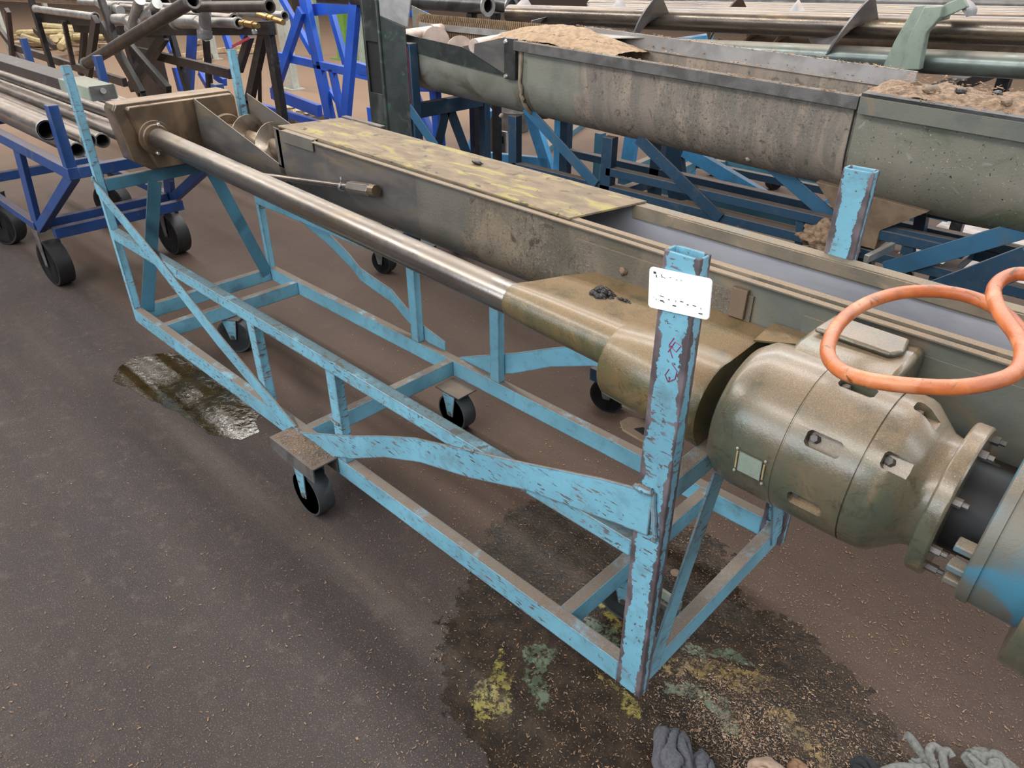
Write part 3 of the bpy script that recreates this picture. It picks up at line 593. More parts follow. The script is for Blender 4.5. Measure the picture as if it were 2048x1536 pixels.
for k in range(8):
    a = k*math.pi/4+.2; p = GA+GX*.432+V((0, math.cos(a), math.sin(a)))*.125; MB().lathe([(0, .0085), (.018, .0085), (.018, .005), (.028, .005)], p, GX, 6).build('flange_bolt', M['cast'], G, smooth=20)
MB().lathe([(0, .06), (0, .150), (.003, .154), (.02, .154), (.021, .150), (.12, .152), (.16, .145), (.16, .1)], GA+GX*.492, GX, 60).build('motor_drum', M['motorblue'], G, smooth=40)
MB().lathe([(0, .16), (.0, .178), (.01, .182), (.2, .19)], GA+GX*.585-V((0, 0, .045)), GX, 60).build('fan_cowl', M['gmotor'], G, smooth=40)
for k in range(3):
    a = -.6+k*.35; p = GA+GX*.465+V((0, -math.cos(a), math.sin(a)))*.13; MB().beam(p, p+GX*.04, .03, .014).build('coupling_lug', M['motorblue'], G, bevel=.003)
pt = MB(); pt.plate([V((.085, .34, 1.094)), V((.12, .34, 1.094)), V((.235, .34, 1.09)), V((.25, .37, 1.09)), V((.24, .43, 1.09)), V((.09, .43, 1.094))], (0, 0, 1), .012); pt.build('inspection_cover', M['gmotor'], G, bevel=.006)
# ------------------------------------------------------------------ orange hose loop
path = [(2200, 620), (2130, 570), (2050, 548), (2008, 556), (1987, 582), (2000, 625), (2034, 672), (2046, 710), (2030, 745), (1980, 765), (1900, 775), (1780, 767), (1700, 750), (1664, 725), (1656, 692), (1680, 645), (1730, 608), (1800, 586), (1880, 583), (1950, 597), (2010, 628), (2046, 668), (2080, 720)]
zz = [1.27, 1.27, 1.26, 1.25, 1.24, 1.23, 1.22, 1.215, 1.21, 1.205, 1.20, 1.19, 1.18, 1.175, 1.175, 1.18, 1.185, 1.19, 1.195, 1.195, 1.19, 1.185, 1.18]
ctrl = [Z_(x, y, z) for (x, y), z in zip(path, zz)]
def cat(P, k=5):
    out = []
    for i in range(len(P)-1):
        a, b, c, d = P[max(i-1, 0)], P[i], P[i+1], P[min(i+2, len(P)-1)]
        for j in range(k):
            t = j/k; out.append(.5*((2*b)+(c-a)*t+(2*a-5*b+4*c-d)*t*t+(3*b-a-3*c+d)*t*t*t))
    return out+[P[-1]]
hs = MB().tube(cat(ctrl), .0125, 16).build('hose', M['hose'], None); tag(hs, 'dirty orange rubber hose bent into a loop above the gearmotor', 'hose')
# ------------------------------------------------------------------ rags on the floor
def rag(name, pxc, size, m, label, seed, folds=3, flat=.42, rot=0, extra=None):
    c = Z_(*pxc, 0); bmx = bmesh.new(); bmesh.ops.create_icosphere(bmx, subdivisions=5, radius=1); vs = []
    ca, sa = math.cos(rot), math.sin(rot)
    for v in bmx.verts:
        p = v.co; n1 = mnoise.noise(V((p.x*1.4+seed, p.y*1.4, p.z))); ph = (p.y*folds*.62+.5*p.x+1.9*n1)
        pl = abs(math.sin(ph*1.7+seed)); d = 1+.22*mnoise.noise(p*1.2+V((seed*3, 1, 2)))-.30*(1-pl)**3*(.4+.6*max(0, p.z+.3))+.03*mnoise.noise(p*7)
        x, y, z = p.x*d*size[0], p.y*d*size[1], (max(p.z, -.5)*(d-.16*(1-pl)**2)*flat+flat*.55)*size[1]*(1-.25*p.x)
        vs.append((c.x+x*ca-y*sa, c.y+x*sa+y*ca, max(.001, z)))
    fs = [[q.index for q in f.verts] for f in bmx.faces]; bmx.free()
    o = MB().add(vs, fs).build(name, m, None, smooth=70); return tag(o, label, 'rag')
rag('rag', (1345, 1530), (.088, .052), M['ragg'], 'crumpled dark grey rag on the wet floor, leftmost of the rags', 2.3, 3, .75, -.75)
rag('rag', (1405, 1550), (.06, .03), M['ragg'], 'folded grey rag end right behind the leftmost grey rag', 5.1, 3, .7, -.9)
rag('rag', (1535, 1562), (.055, .045), M['ragb'], 'pale beige crumpled rag at the bottom edge between grey rag and black rag', 4.2, 2.5, .9, .5)
rag('rag', (1610, 1560), (.05, .03), M['ragt'], 'brown tan rag lying behind the beige rag', 7.7, 3, .5, -.3)
rag('rag', (1745, 1555), (.055, .035), M['ragk'], 'black rag lying at the bottom edge right of the beige rag', 8.8, 3, .6, .2)
rag('rag', (1980, 1545), (.07, .05), M['glove'], 'crumpled grey brown rag in the bottom right corner', 9.4, 4, .6, .5)
gl = thing('work_glove', 'dirty grey work glove with a raised finger on the floor right of the black rag', 'glove', tuple(Z_(1850, 1540, 0)))
def fin(pts, r): return MB().tube(cat([Z_(x, y, z) for x, y, z in pts], 4), r, 12).build('finger', M['glove'], gl, smooth=80)
rag_o = rag('palm', (1855, 1548), (.045, .03), M['glove'], None, 3.1, 3, .7, .3)
for k in ('label', 'category'):
    if k in rag_o: del rag_o[k]
me = rag_o.data; off = V(gl['_w'])
for v in me.vertices: v.co -= off
rag_o.parent = gl
fin([(1860, 1530, .02), (1838, 1500, .035), (1822, 1478, .045), (1812, 1470, .05)], .011); fin([(1870, 1535, .03), (1858, 1505, .05), (1866, 1492, .055), (1880, 1500, .05)], .010)
fin([(1890, 1540, .03), (1885, 1510, .05), (1895, 1502, .05), (1905, 1515, .045)], .010); fin([(1850, 1540, .02), (1800, 1535, .02), (1765, 1545, .02)], .012)
# small things on the floor
dsc = Z_(1351, 1147, 0); tag(MB().lathe([(0, .017), (.004, .017), (.005, .015)], dsc, (0, 0, 1), 24).build('steel_disc', M['rust']), 'small round dirty steel disc on the floor inside the near end of the trolley', 'disc')
rg = Z_(872, 957, .001); tag(MB().tube([rg+V((.008*math.cos(a), .006*math.sin(a), .002)) for a in [k*math.pi/6 for k in range(12)]], .0012, 6).build('wire_ring', M['rust']), 'tiny rusty wire ring on the floor behind the curved brace', 'ring')
fb = thing('floor_bracket', 'grey slotted steel bracket lying on the floor behind the near corner post', 'bracket', tuple(Z_(1345, 1235, 0)))
a0, a1 = Z_(1312, 1178, .14), Z_(1362, 1212, .14); MB().beam(a0, a1, .012, .03).build('upper_plate', M['pgreen'], fb, bevel=.001)
MB().beam(Z_(1318, 1205, .12), Z_(1352, 1228, .12), .012, .02).build('lower_plate', M['cast'], fb, bevel=.001); MB().beam(Z_(1345, 1270, .0), Z_(1345, 1215, .12), .05, .012).build('upright', M['blue'], fb, bevel=.001)
# ------------------------------------------------------------------ background helpers
def pdepth(p): return (V(p)-V((CX, CY, CZ))).dot(FW)
def pb(par, name, a, b, y, wpx, m, t=None, y2=None, bev=.002, mb=None, hollow=0):
    """bar between two points of the plane Y=y, wpx wide as seen"""
    A_, B_ = Y_(a[0], a[1], y), Y_(b[0], b[1], y if y2 is None else y2)
    h = wpx*pdepth((A_+B_)/2)/FPX
    if abs((B_-A_).normalized().z) > .93: return MB().beam(A_, B_, h, t or min(h, .05), hollow=hollow).build(name, M[m], par, bevel=bev)
    return MB().beam(A_, B_, t or min(h, .05), h, hollow=hollow).build(name, M[m], par, bevel=bev)
def ptube(par, name, a, b, y, wpx, m, y2=None, hollow=0, n=16):
    A_, B_ = Y_(a[0], a[1], y), Y_(b[0], b[1], y if y2 is None else y2)
    r = .5*wpx*pdepth((A_+B_)/2)/FPX
    return MB().tube([A_, B_], r, n, hollow=hollow).build(name, M[m] if isinstance(m, str) else m, par, smooth=50)
# ------------------------------------------------------------------ rear trolley
R2 = thing('trolley', 'dark blue steel trolley frame standing behind, with a red striped corner post', 'trolley', (-1.4, 2.2, 0))
Q0, QP, Q1 = 2.05, 1.9, 2.5
XU1, XU2 = Y_(1030, 270, Q0).x, Y_(1219, 300, Q0).x; ZL, ZU = Y_(1040, 333, Q0).z, Y_(1225, 343, Q0).z
def rb_(name, a, b, w, h, m='dblue', **k): return MB().beam(a, b, w, h).build(name, M[m], R2, bevel=.003)
rb_('corner_post', (-3.11, QP, .16), (-3.11, QP, 1.275), .085, .06); rb_('corner_post', (-3.11, Q1, .16), (-3.11, Q1, 1.1), .06, .05)
o = MB().box(-3.152, -3.085, QP-.034, QP-.0305, .93, 1.26).build('paint_stripe', paint('red_over_blue', (.42, .035, .07), .62, 0, 0, chipcol=(.12, .16, .3)), R2); o['label'] = 'faded red paint stripe on the post'
for y in (Q0, Q1):
    rb_('bottom_rail', (-3.07, y, .2), (.5, y, .2), .05, .07)
    rb_('upright', (XU1, y, .235), (XU1, y, .945), .062, .05); rb_('upright', (XU2, y, .235), (XU2, y, .93), .066, .05)
    rb_('lower_rail', (XU1, y, ZL), (.5, y, ZL), .05, .042)
rb_('upper_rail', (XU2, Q0, ZU), (-.03, Q0, ZU), .05, .042)
rb_('upper_rail', (XU2, Q1, .62), (.5, Q1, .62), .05, .05)
for x in (-3.11, XU2, -.1): rb_('crossbar', (x, QP+.03 if x < -3 else Q0, .895 if x < -3 else .62), (x, Q1-.03, .895 if x < -3 else .62), .05, .085 if x < -3 else .05)
for x in (-3.11, -1.6, .45): rb_('bottom_crossbar', (x, Q0, .2), (x, Q1, .2), .05, .06)
for a, b in (((-3.11, 2.16, .86), (-3.11, 1.98, .4)), ((-3.11, 2.2, .86), (-3.11, 2.40, .4))): MB().beam(a, b, .008, .07).build('end_brace', M['dblue'], R2, bevel=.001)
pb(R2, 'brace', (1050, 214), (1192, 370), Q0-.032, 22, 'mblue', .008); pb(R2, 'brace', (1276, 276), (1440, 438), Q0-.032, 25, 'dblue', .008)
pb(R2, 'brace', (1540, 328), (1668, 440), Q0+.04, 28, 'mblue', .008); pb(R2, 'upright', (1604, 428), (1600, 488), Q0, 16, 'dblue')
pb(R2, 'brace', (818, 216), (872, 294), QP-.036, 22, 'mblue', .008)
pb(R2, 'brace', (1770, 540), (2060, 455), Q0-.035, 37, 'mblue', .01); pb(R2, 'lower_rail', (1748, 452), (1965, 497), Q0, 15, 'dblue'); pb(R2, 'upright', (1822, 476), (1818, 520), Q0, 18, 'dblue')
pb(R2, 'inner_upright', (1848, 412), (1838, 466), Q1-.06, 22, 'dblue'); pb(R2, 'inner_rail', (1850, 422), (2050, 460), Q1-.06, 18, 'dblue')
pb(R2, 'brace', (1930, 500), (2060, 460), Q1, 20, 'dblue', .01); pb(R2, 'brace', (1840, 600), (2060, 520), 1.6, 60, 'dblue', .01)
for x in (-2.9, .2):
    for y in (Q0, Q1): caster(R2, x, y, .165, .075, .3, wm='plastic', fm='dblue')
rb_('outrigger', (-1.02, 1.12, .205), (-1.02, Q0, .205), .08, .06); caster(R2, -1.02, 1.22, .172, .082, .25, wm='plastic', fm='cast')
rb_('outrigger', (-3.0, 1.46, .205), (-3.0, Q0, .205), .1, .06); caster(R2, -3.0, 1.5, .172, .075, .2, wm='plastic', fm='cast')
# ------------------------------------------------------------------ rear conveyor
K2 = thing('screw_conveyor', 'big grain crusted U trough of a screw conveyor on the dark blue trolley behind', 'screw conveyor', (-1.4, 2.14, .93))
zt2 = lambda x: 1.262-.036*x; zc2 = lambda x: zt2(x)-.195
kw = dict(y0=1.94, y1=2.34, ctr=zc2, n=22, th=.005)
def prof2(x):
    P = [(-3.62, 1.40), (-3.4, 1.35), (-3.23, 1.32), (-2.92, 1.29), (-2.69, 1.28), (-2.52, 1.315), (-2.32, 1.348)]
    for (a, za), (b, zb) in zip(P, P[1:]):
        if x <= b: return za+(zb-za)*(x-a)/(b-a)
    return P[-1][1]
ubuild('trough_end', [(x, prof2(x), prof2(x)+.03) for x in (-3.6, -3.4, -3.23, -3.05, -2.92, -2.8, -2.69, -2.6, -2.52, -2.4, -2.33)], M['bigclean'], K2, **kw)
ubuild('trough', [(x, zt2(x), zt2(x)) for x in (-2.33, -2.2)], M['bigclean'], K2, **kw)
ubuild('trough', [(x, zt2(x), zt2(x)) for x in (-2.2, -1.5, -1.0, -.48)], M['big'], K2, **kw)
kw2 = dict(kw); kw2.update(y0=1.93, y1=2.36, ctr=lambda x: zc2(x)-.005)
ubuild('trough', [(x, zt2(x)+.004, zt2(x)+.004) for x in (-.50, 0, .7)], M['biggreen'], K2, **kw2)
def s2(name, x0, x1, prof, m): return strip_x(name, x0, x1, prof, m, K2, zt2)
s2('flange', -2.27, -.5, rc(1.908, 1.94, -.045, .0), M['cast']); s2('flange', -.49, .7, rc(1.895, 1.93, -.055, .004), M['trough_right']); s2('flange', -.49, .7, rc(1.90, 1.95, .004, .016), M['shaft'])
s2('flange', -2.3, .7, rc(2.34, 2.38, -.004, .002), M['light_plate'])
MB().box(-2.345, -2.265, 1.915, 1.94, 1.155, 1.352).build('joint_bracket', M['shaft'], K2, bevel=.003)
for z in (1.335, 1.17): MB().lathe([(0, .012), (.01, .008)], (-2.33, 1.914, z), (0, -1, 0), 8).build('bolt', M['bolt'], K2)
# weld ring with mortar like crud
wr = [(-2.24, 1.935-.002+.2-.2*math.cos(t)*1.02, zc2(-2.24)-.204*math.sin(t)) for t in [i*math.pi*.62/18 for i in range(19)]]
MB().tube([(-2.24+random.uniform(-.006, .006), 1.937, 1.33), (-2.24, 1.936, 1.25), *[(a+random.uniform(-.006, .006), b, c) for a, b, c in wr]], [random.uniform(.007, .013) for _ in range(21)], 8).build('joint_seal', simple('tan_crust', (.30, .235, .17), .95, 0, 1, 60), K2)
MB().tube([(-.51, 1.928, 1.27), *[(-.51, 2.145-.217*math.cos(t), zc2(-.5)-.005-.217*math.sin(t)) for t in [i*math.pi*.6/18 for i in range(19)]]], .0035, 6).build('seam', M['darkgap'], K2)
# folded plate on the cut end
MB().plate([Y_(925, 93, 1.934), Y_(1012, 74, 1.934), Y_(1018, 152, 1.93)], (0, -1, 0), .004).build('fold_plate', M['trough'], K2)
MB().plate([Y_(722, 28, 1.936), Y_(800, 66, 1.936), Y_(925, 94, 1.936), Y_(1016, 154, 1.93), Y_(900, 125, 1.936), Y_(775, 88, 1.936)], (0, -1, 0), .003).build('fold_plate', M['chan'], K2)
# light back plate standing above the far wall, grain filling
s2('back_plate', -2.15, -.45, rc(2.325, 2.335, -.02, .05), M['light_plate']); 
MB().plate([V((-2.2, 2.0, 1.342)), V((-2.2, 2.33, 1.36)), V((-1.75, 2.33, 1.36))], (0, 0, 1), .004).build('corner_plate', M['light_plate'], K2)
def heap(name, x0, x1, h, m, par=K2, seed=0, base=-.06, ny=16, nx=50, chop=.012, prof=None):
    vs = []; fs = []
    for i in range(nx+1):
        for j in range(ny+1):
            x = x0+(x1-x0)*i/nx; v = j/ny; y = 1.948+(2.332-1.948)*v; u = i/nx
            z = zt2(x)+base+h*(math.sin(math.pi*min(1, max(0, (prof(u) if prof else u))))**.7)*(.35+.65*math.sin(math.pi*(.1+.8*v)))
            z += chop*(mnoise.noise(V((x*9, y*9, seed)))+.6*mnoise.noise(V((x*30, y*30, seed)))); vs.append((x, y, z))
    for i in range(nx):
        for j in range(ny): a = i*(ny+1)+j; fs.append((a, a+1, a+ny+2, a+ny+1))
    o = MB().add(vs, fs).build(name, m, par, smooth=80); o['kind'] = 'stuff'; return o
heap('grain_heap', -2.5, -1.72, .125, M['grain'], seed=2, prof=lambda u: .12+.8*u); heap('grain_heap', -1.75, -.5, .02, M['big'], seed=8, base=-.14); heap('grain_heap', -.55, .7, .06, M['grain2'], seed=5, base=-.025, nx=110, ny=36, chop=.02, prof=lambda u: min(.5, u*2.5+.03))
for k, (x, y, s) in enumerate(((-.3, 2.05, .03), (-.22, 2.1, .022), (-.05, 2.02, .02), (.1, 2.1, .018), (-.38, 2.12, .02), (-.12, 2.18, .018))): lump((x, y, zt2(x)+.035), s, M['crud'] if k % 2 else M['rust'], K2, 'grain_clod', .6, k+20, 2)
scatter(1500, lambda: (lambda x: (x, random.uniform(1.9, 2.34), zt2(x)+random.uniform(.006, .05)))(random.uniform(-.48, .6)), 'loose_grain', M['straw'], None, .002, .006, K2)
scatter(900, lambda: (lambda x: (x, random.choice((random.uniform(1.91, 1.94), random.uniform(2.32, 2.37))), zt2(x)+random.choice((.003, .05))))(random.uniform(-2.2, -.5)), 'loose_grain', M['straw'], None, .002, .006, K2)
# baffle mesh, pipe stubs and pale flights in the cut end
mb = MB()
for i in range(70):
    x = -3.5+i*.0165
    for j in range(7): mb.beam((x+.008*(j % 2), 2.322, 1.18+j*.03), (x+.008*(j % 2), 2.322, 1.205+j*.03), .008, .006)
o = mb.build('perforated_sheet', M['netm'], K2, smooth=0); o['kind'] = 'stuff'
MB().box(-3.55, -2.35, 2.326, 2.334, 1.14, 1.38).build('back_sheet', M['netm'], K2); MB().box(-3.5, -2.4, 2.305, 2.32, 1.30, 1.335).build('batten', M['light_plate'], K2)
for x, z in ((-3.28, 1.30), (-2.66, 1.295)):
    p = V((x, 2.30, z)); MB().tube([p, p+V((.02, -.10, -.0))], .042, 24, hollow=.006).build('pipe_stub', M['paleflight'], K2)
for k, (px, py, rr) in enumerate(((872, 62, .085), (921, 82, .088), (968, 95, .085))):
    p = Y_(px, py+22, 2.12); MB().lathe([(-.006, .03), (-.006, rr), (.006, rr), (.006, .03)], p-V((0, 0, .0)), V((.86, -.42, .1)), 32).build('flight', M['paleflight'], K2)
MB().tube([(-3.5, 2.14, 1.17), (-2.35, 2.14, 1.13)], .035, 16).build('shaft', M['rust'], K2)
# hopper outlet
mb = MB(); mb.loft([[(-.62, 1.98, .93), (-.18, 1.98, .9), (-.18, 2.3, .9), (-.62, 2.3, .93)], [(-.50, 2.02, .78), (-.34, 2.02, .78), (-.34, 2.2, .78), (-.50, 2.2, .78)], [(-.50, 2.02, .70), (-.34, 2.02, .70), (-.34, 2.2, .70), (-.50, 2.2, .70)]])
mb.build('outlet_hopper', M['rust'], K2, bevel=.002)['label'] = 'dark brown outlet hopper under the trough'
for px, py in ((1003, 235), (1190, 242), (1323, 275), (1497, 320), (1667, 353), (1998, 437)): lump(Y_(px, py-4, 2.0), .014, simple('pale_lump', (.42, .33, .26), .9), K2, 'grain_clod', 1, px, 2)
# upright green-black channel in front of the cut end
C_ = thing('steel_channel', 'green black upright steel channel with oblong cutouts left of the red striped post', 'channel', (-3.35, 1.8, .0))
def cp(px, py, y=1.80): return Y_(px, py, y)
L_, R_ = cp(729, 120).x, cp(764, 120).x; E_ = cp(797, 120).x
zz_ = [0, .35, .62, .83, .86, 1.06, 1.09, 1.33, 1.45]
MB().beam((L_-.01, 1.83, 0), (L_-.01, 1.83, 1.5), .02, .02).build('web_edge', M['chan'], C_, bevel=.003); MB().beam((R_, 1.81, 0), (R_, 1.81, 1.5), .022, .05).build('web_edge', M['chan'], C_, bevel=.008)
for a, b in ((.0, .5), (.80, .98), (1.27, 1.5)): MB().box(L_, R_, 1.82, 1.83, a, b).build('web_plate', M['chan'], C_, bevel=.002)
MB().plate([(R_, 1.80, 0), (E_, 1.86, 0), (E_, 1.86, 1.36), (R_, 1.80, 1.42)], (0, 1, 0), .01).build('side_flange', M['chan'], C_, bevel=.003)
MB().plate([(R_, 1.80, 1.42), (E_, 1.88, 1.36), (E_+.02, 1.9, 1.5), (R_, 1.8, 1.56)], (0, 1, 0), .008).build('upper_flange', M['light_plate'], C_)
MB().box(L_-.02, E_, 1.85, 2.0, 0, .02).build('foot', M['chan'], C_)
MB().box(L_, R_, 1.834, 1.838, .02, 1.45).build('back_plate', M['darkgap'], C_)  # near-black sheet added behind the cutouts, paints their shade
# ------------------------------------------------------------------ shafts on a rack behind the rear conveyor
RK = thing('rack', 'rack frame of dark and sky blue bars carrying the long steel shafts', 'rack', (-1.5, 3.0, 0))
for x in (-2.55, -.55):
    MB().beam((x, 2.6, 1.16), (x, 4.3, 1.16), .07, .06).build('crossbar', M['sky' if x < -1 else 'black'], RK, bevel=.003)
    for y in (2.64, 4.26): MB().beam((x, y, .0), (x, y, 1.13), .07, .07).build('leg', M['sky' if x < -1 else 'black'], RK, bevel=.003)
MB().beam((-2.5, 4.26, .25), (-.6, 4.26, .25), .05, .05).build('rail', M['dblue'], RK)
FPH = 2.6
M['flightg'] = grime('grey_flight_steel', [(.30, .29, .30), (.22, .20, .20), (.34, .28, .24)], 7, .35, .5, .2)
M['rackshaft'] = grime('bronzed_shaft_steel', [(.17, .14, .115), (.10, .082, .072), (.22, .17, .12)], 6, .26, .75, .25, (.30, .21, .14), .1, 100, (.5, 4, 4))
def zline(y, a, b): return Y_(a[0], a[1], y), Y_(b[0], b[1], y)
def shaft(y, a, b, r, m, label, nfl=(), fr=.2, name='conveyor_shaft', fm='cast', fl=1.5):
    A_, B_ = zline(y, a, b); d = (B_-A_).normalized(); A2 = A_; B2 = B_+d*.6
    t = thing(name, label, 'shaft', tuple((A2+B2)/2)); MB().tube([A2, B2], r, 24).build('shaft_tube', M[m], t, smooth=50)
    for (px, ph, turns) in nfl:
        u = (px-a[0])/(b[0]-a[0]); c = A_+(B_-A_)*u; mb = MB(); rings = []; N = int(28*turns)
        s_ = d.cross(V((0, 0, 1))).normalized(); w_ = s_.cross(d)
        for i in range(N+1):
            an = ph+i/28*2*math.pi; p = c+d*((i/28-.5*turns)*fl*.45); e = s_*math.cos(an)+w_*math.sin(an)
            rings.append([p+e*(r*.95)-d*.005, p+e*fr-d*.005, p+e*fr+d*.005, p+e*(r*.95)+d*.005])
        mb.loft(rings).build('flight', M[fm], t, smooth=50)
    return t
shaft(2.85, (1020, 28), (2048, 64), .056, 'rackshaft', 'thick bare steel shaft with big dark spiral flights, nearest on the rack', ((1372, FPH, .72), (1762, FPH, .72), (1085, FPH, .6)), .19, fm='flightg')
shaft(2.75, (1140, 85), (2048, 133), .05, 'gshaft', 'greenish grey shaft lying lowest, just above the big trough')
for k, (y0, y1, yy, r) in enumerate(((29, 47, 3.1, .045), (22, 40, 3.3, .04), (15, 33, 3.5, .04))):
    shaft(yy, (1180, y0-3), (2048, y1-2), r, 'rackshaft', ['slim steel shaft directly behind the thick flighted shaft', 'slim steel shaft second behind the thick flighted shaft', 'slim steel shaft third behind the thick flighted shaft'][k], ((1520, 3.8, .5),) if k == 1 else (), .15, fm='rust')
shaft(4.1, (1250, 2), (2048, 22), .06, 'shaft', 'dark steel shaft farthest back along the top right edge')
shaft(4.3, (1700, -8), (2048, 5), .06, 'pgreen', 'pale grey green shaft cut by the top right edge')
shaft(3.3, (1500, 72), (2048, 106), .04, 'rust', 'brown dusty shaft seen between the two thick shafts', ((1545, 3.9, .45), (1475, 3.9, .45)), .12, fm='rust')
# hanger bearing
H = thing('hanger_bearing', 'green grey hanger bearing arm with half ring clamped round the thick shaft', 'bearing', tuple(Y_(1850, 100, 2.7)))
MB().plate([Y_(x, y, 2.62) for x, y in ((1829, 12), (1850, 10), (1868, 28), (1830, 85), (1800, 142), (1764, 136), (1790, 80))], (0, 1, 0), .02).build('arm', M['pgreen'], H, bevel=.004)
MB().plate([Y_(x, y, 2.60) for x, y in ((1848, 14), (1883, 12), (1880, 34), (1852, 66), (1838, 140), (1800, 140), (1815, 80))], (0, 1, 0), .05).build('arm', M['pgreen'], H, bevel=.004)
rr = []
for k in range(15):
    a = math.radians(20+k*11); rr.append(Y_(1905+28*math.cos(a), 46-34*math.sin(a), 2.66))
mb = MB(); mb.loft([[p, p+V((0, .14, 0)), p+V((0, .14, .02))+(p-rr[7])*.0, p+V((0, 0, .02))] for p in rr]); mb.build('half_ring', M['light_plate'], H, smooth=60)
MB().plate([Y_(x, y, 2.64) for x, y in ((1862, 20), (1925, -6), (1935, 14), (1885, 36))], (0, 1, 0), .03).build('mount_plate', M['pgreen'], H, bevel=.003)
# two dark flanged pipes, top centre
for k, (a, b, y, rr_, lb) in enumerate((((640, -8), (975, 12), 2.62, .062, 'dark pipe with pale flange ring, left one of the pair above the big trough'), ((930, -6), (1022, 12), 2.95, .062, 'dark pipe with pale flange ring, right one of the pair above the big trough'))):
    A_, B_ = zline(y, a, b); d = (B_-A_).normalized(); t = thing('flanged_pipe', lb, 'pipe', tuple((A_+B_)/2)); MB().tube([A_, B_], rr_*.82, 22, hollow=.012).build('pipe_tube', M['shaft'], t, smooth=50)
    MB().lathe([(0, rr_*.62), (0, rr_), (.012, rr_), (.012, rr_*.62), (0, rr_*.62)], B_-d*.004, d, 24, False).build('flange_ring', M['galv'], t); MB().tube([A_.lerp(B_, .25), A_.lerp(B_, .45)], rr_*1.0, 22).build('sleeve', M['shaft'], t)
    MB().beam((B_.x-.15, y, 0), (B_.x-.15, y, B_.z-rr_*.8), .05, .05).build('stand', M['black'], t)
# ------------------------------------------------------------------ teal and sky blue trolleys under and behind the rear trough
TL = thing('trolley', 'teal painted trolley frame on small casters, seen under the big trough', 'trolley', (-1.8, 4.2, 0))
for a, b, y, w_, m in (((1240, 352), (1760, 472), 3.45, 30, 'teal'), ((1370, 300), (1545, 405), 3.4, 26, 'sky'), ((1345, 285), (1358, 400), 3.4, 40, 'dblue'), ((1444, 322), (1700, 385), 4.75, 24, 'teal'), ((1300, 305), (1450, 330), 4.7, 14, 'teal'),
                       ((1268, 250), (1252, 352), 3.4, 28, 'sky'), ((1640, 412), (1720, 372), 4.0, 12, 'sky'), ((1700, 385), (1900, 432), 4.75, 22, 'teal')): pb(TL, 'rail' if abs(a[0]-b[0]) > 100 else 'upright', a, b, y, w_, m)
for a, b in (((1262, 338), (1330, 308)), ((1355, 345), (1400, 322))):
    MB().beam(Y_(*a, 3.5), Y_(*b, 4.7), .06, .06).build('crossbar', M['teal'], TL)
for x, y in ((-2.68, 4.9), (-2.1, 4.86)): caster(TL, x, y, .15, .07, 1.2, wm='plastic', fm='galv')
for x in (-2.9, -.6): caster(TL, x, 3.5, .15, .07, .2, wm='plastic', fm='galv'); MB().beam((x, 3.5, .15), (x, 3.5, .55), .06, .06).build('leg', M['teal'], TL)
for x in (-2.68, -2.1): MB().beam((x, 4.88, .15), (x, 4.8, .32), .06, .06).build('leg', M['teal'], TL)
SB = thing('frame', 'bright sky blue bar frame standing behind the left part of the big trough', 'frame', tuple(Y_(1020, 330, 3.3)))
for a, b, w_ in (((975, 215), (938, 322), 24), ((925, 312), (1100, 330), 26), ((1058, 215), (1100, 345), 26)): pb(SB, 'bar', a, b, 3.1, w_, 'sky')
p = Y_(938, 322, 3.1); MB().beam((p.x, 3.1, 0), (p.x, 3.1, p.z), .06, .05).build('leg', M['sky'], SB); p = Y_(1098, 340, 3.1); MB().beam((p.x, 3.1, 0), (p.x, 3.1, p.z), .06, .05).build('leg', M['sky'], SB)
bx = thing('box_section', 'brown rusty upright box section behind the sky blue frame', 'box section', tuple(Y_(985, 300, 3.5))); A_ = Y_(985, 205, 3.5); MB().beam((A_.x, 3.5, 0), (A_.x, 3.5, A_.z), .12, .1).build('tube', M['dpipe'], bx, bevel=.004); MB().beam((A_.x, 3.5, 0), (A_.x, 3.5, .01), .2, .2).build('foot', M['dpipe'], bx)
sb = thing('slotted_bracket', 'pale slotted bracket standing on the floor beside the brown box section', 'bracket', tuple(Y_(1006, 300, 3.6))); A_ = Y_(1006, 262, 3.6); B_ = Y_(1006, 302, 3.6)
MB().box(A_.x-.05, A_.x+.05, 3.59, 3.61, 0, A_.z).build('plate', M['light_plate'], sb, bevel=.003); MB().box(A_.x-.015, A_.x+.015, 3.585, 3.589, A_.z-.1, A_.z-.04).build('slot', M['darkgap'], sb); MB().box(A_.x-.05, A_.x+.05, 3.5, 3.6, 0, .012).build('foot', M['light_plate'], sb)
dr = thing('drum', 'small grey steel drum on the floor behind the big trough', 'drum', (Z_(1030, 262, 0).x, Z_(1030, 262, 0).y, 0)); c = V(dr['_w']); MB().lathe([(0, .14), (.02, .15), (.2, .15), (.21, .155), (.22, .15), (.42, .15), (.44, .145)], c, (0, 0, 1), 28).build('shell', M['cast'], dr); MB().tube([c+V((.15*math.cos(a), .15*math.sin(a), .44)) for a in [i*math.pi/12 for i in range(25)]], .008, 6).build('rim', M['galv'], dr)
gb = MB().beam(Z_(1085, 300, .03), Z_(1165, 245, .03), .12, .06).build('grey_beam', M['teal'], None, bevel=.003); tag(gb, 'grey blue steel bar lying across the floor behind the big trough', 'beam')
tag(MB().plate([Z_(x, y, .002) for x, y in ((1178, 316), (1190, 313), (1197, 318), (1184, 323))], (0, 0, 1), .001).build('paper_scrap', M['paper'], None), 'scrap of white paper on the floor behind the big trough', 'paper')
vs, fs = [], []; c0, c1 = Z_(1850, 500, 0), Z_(2010, 425, 0)
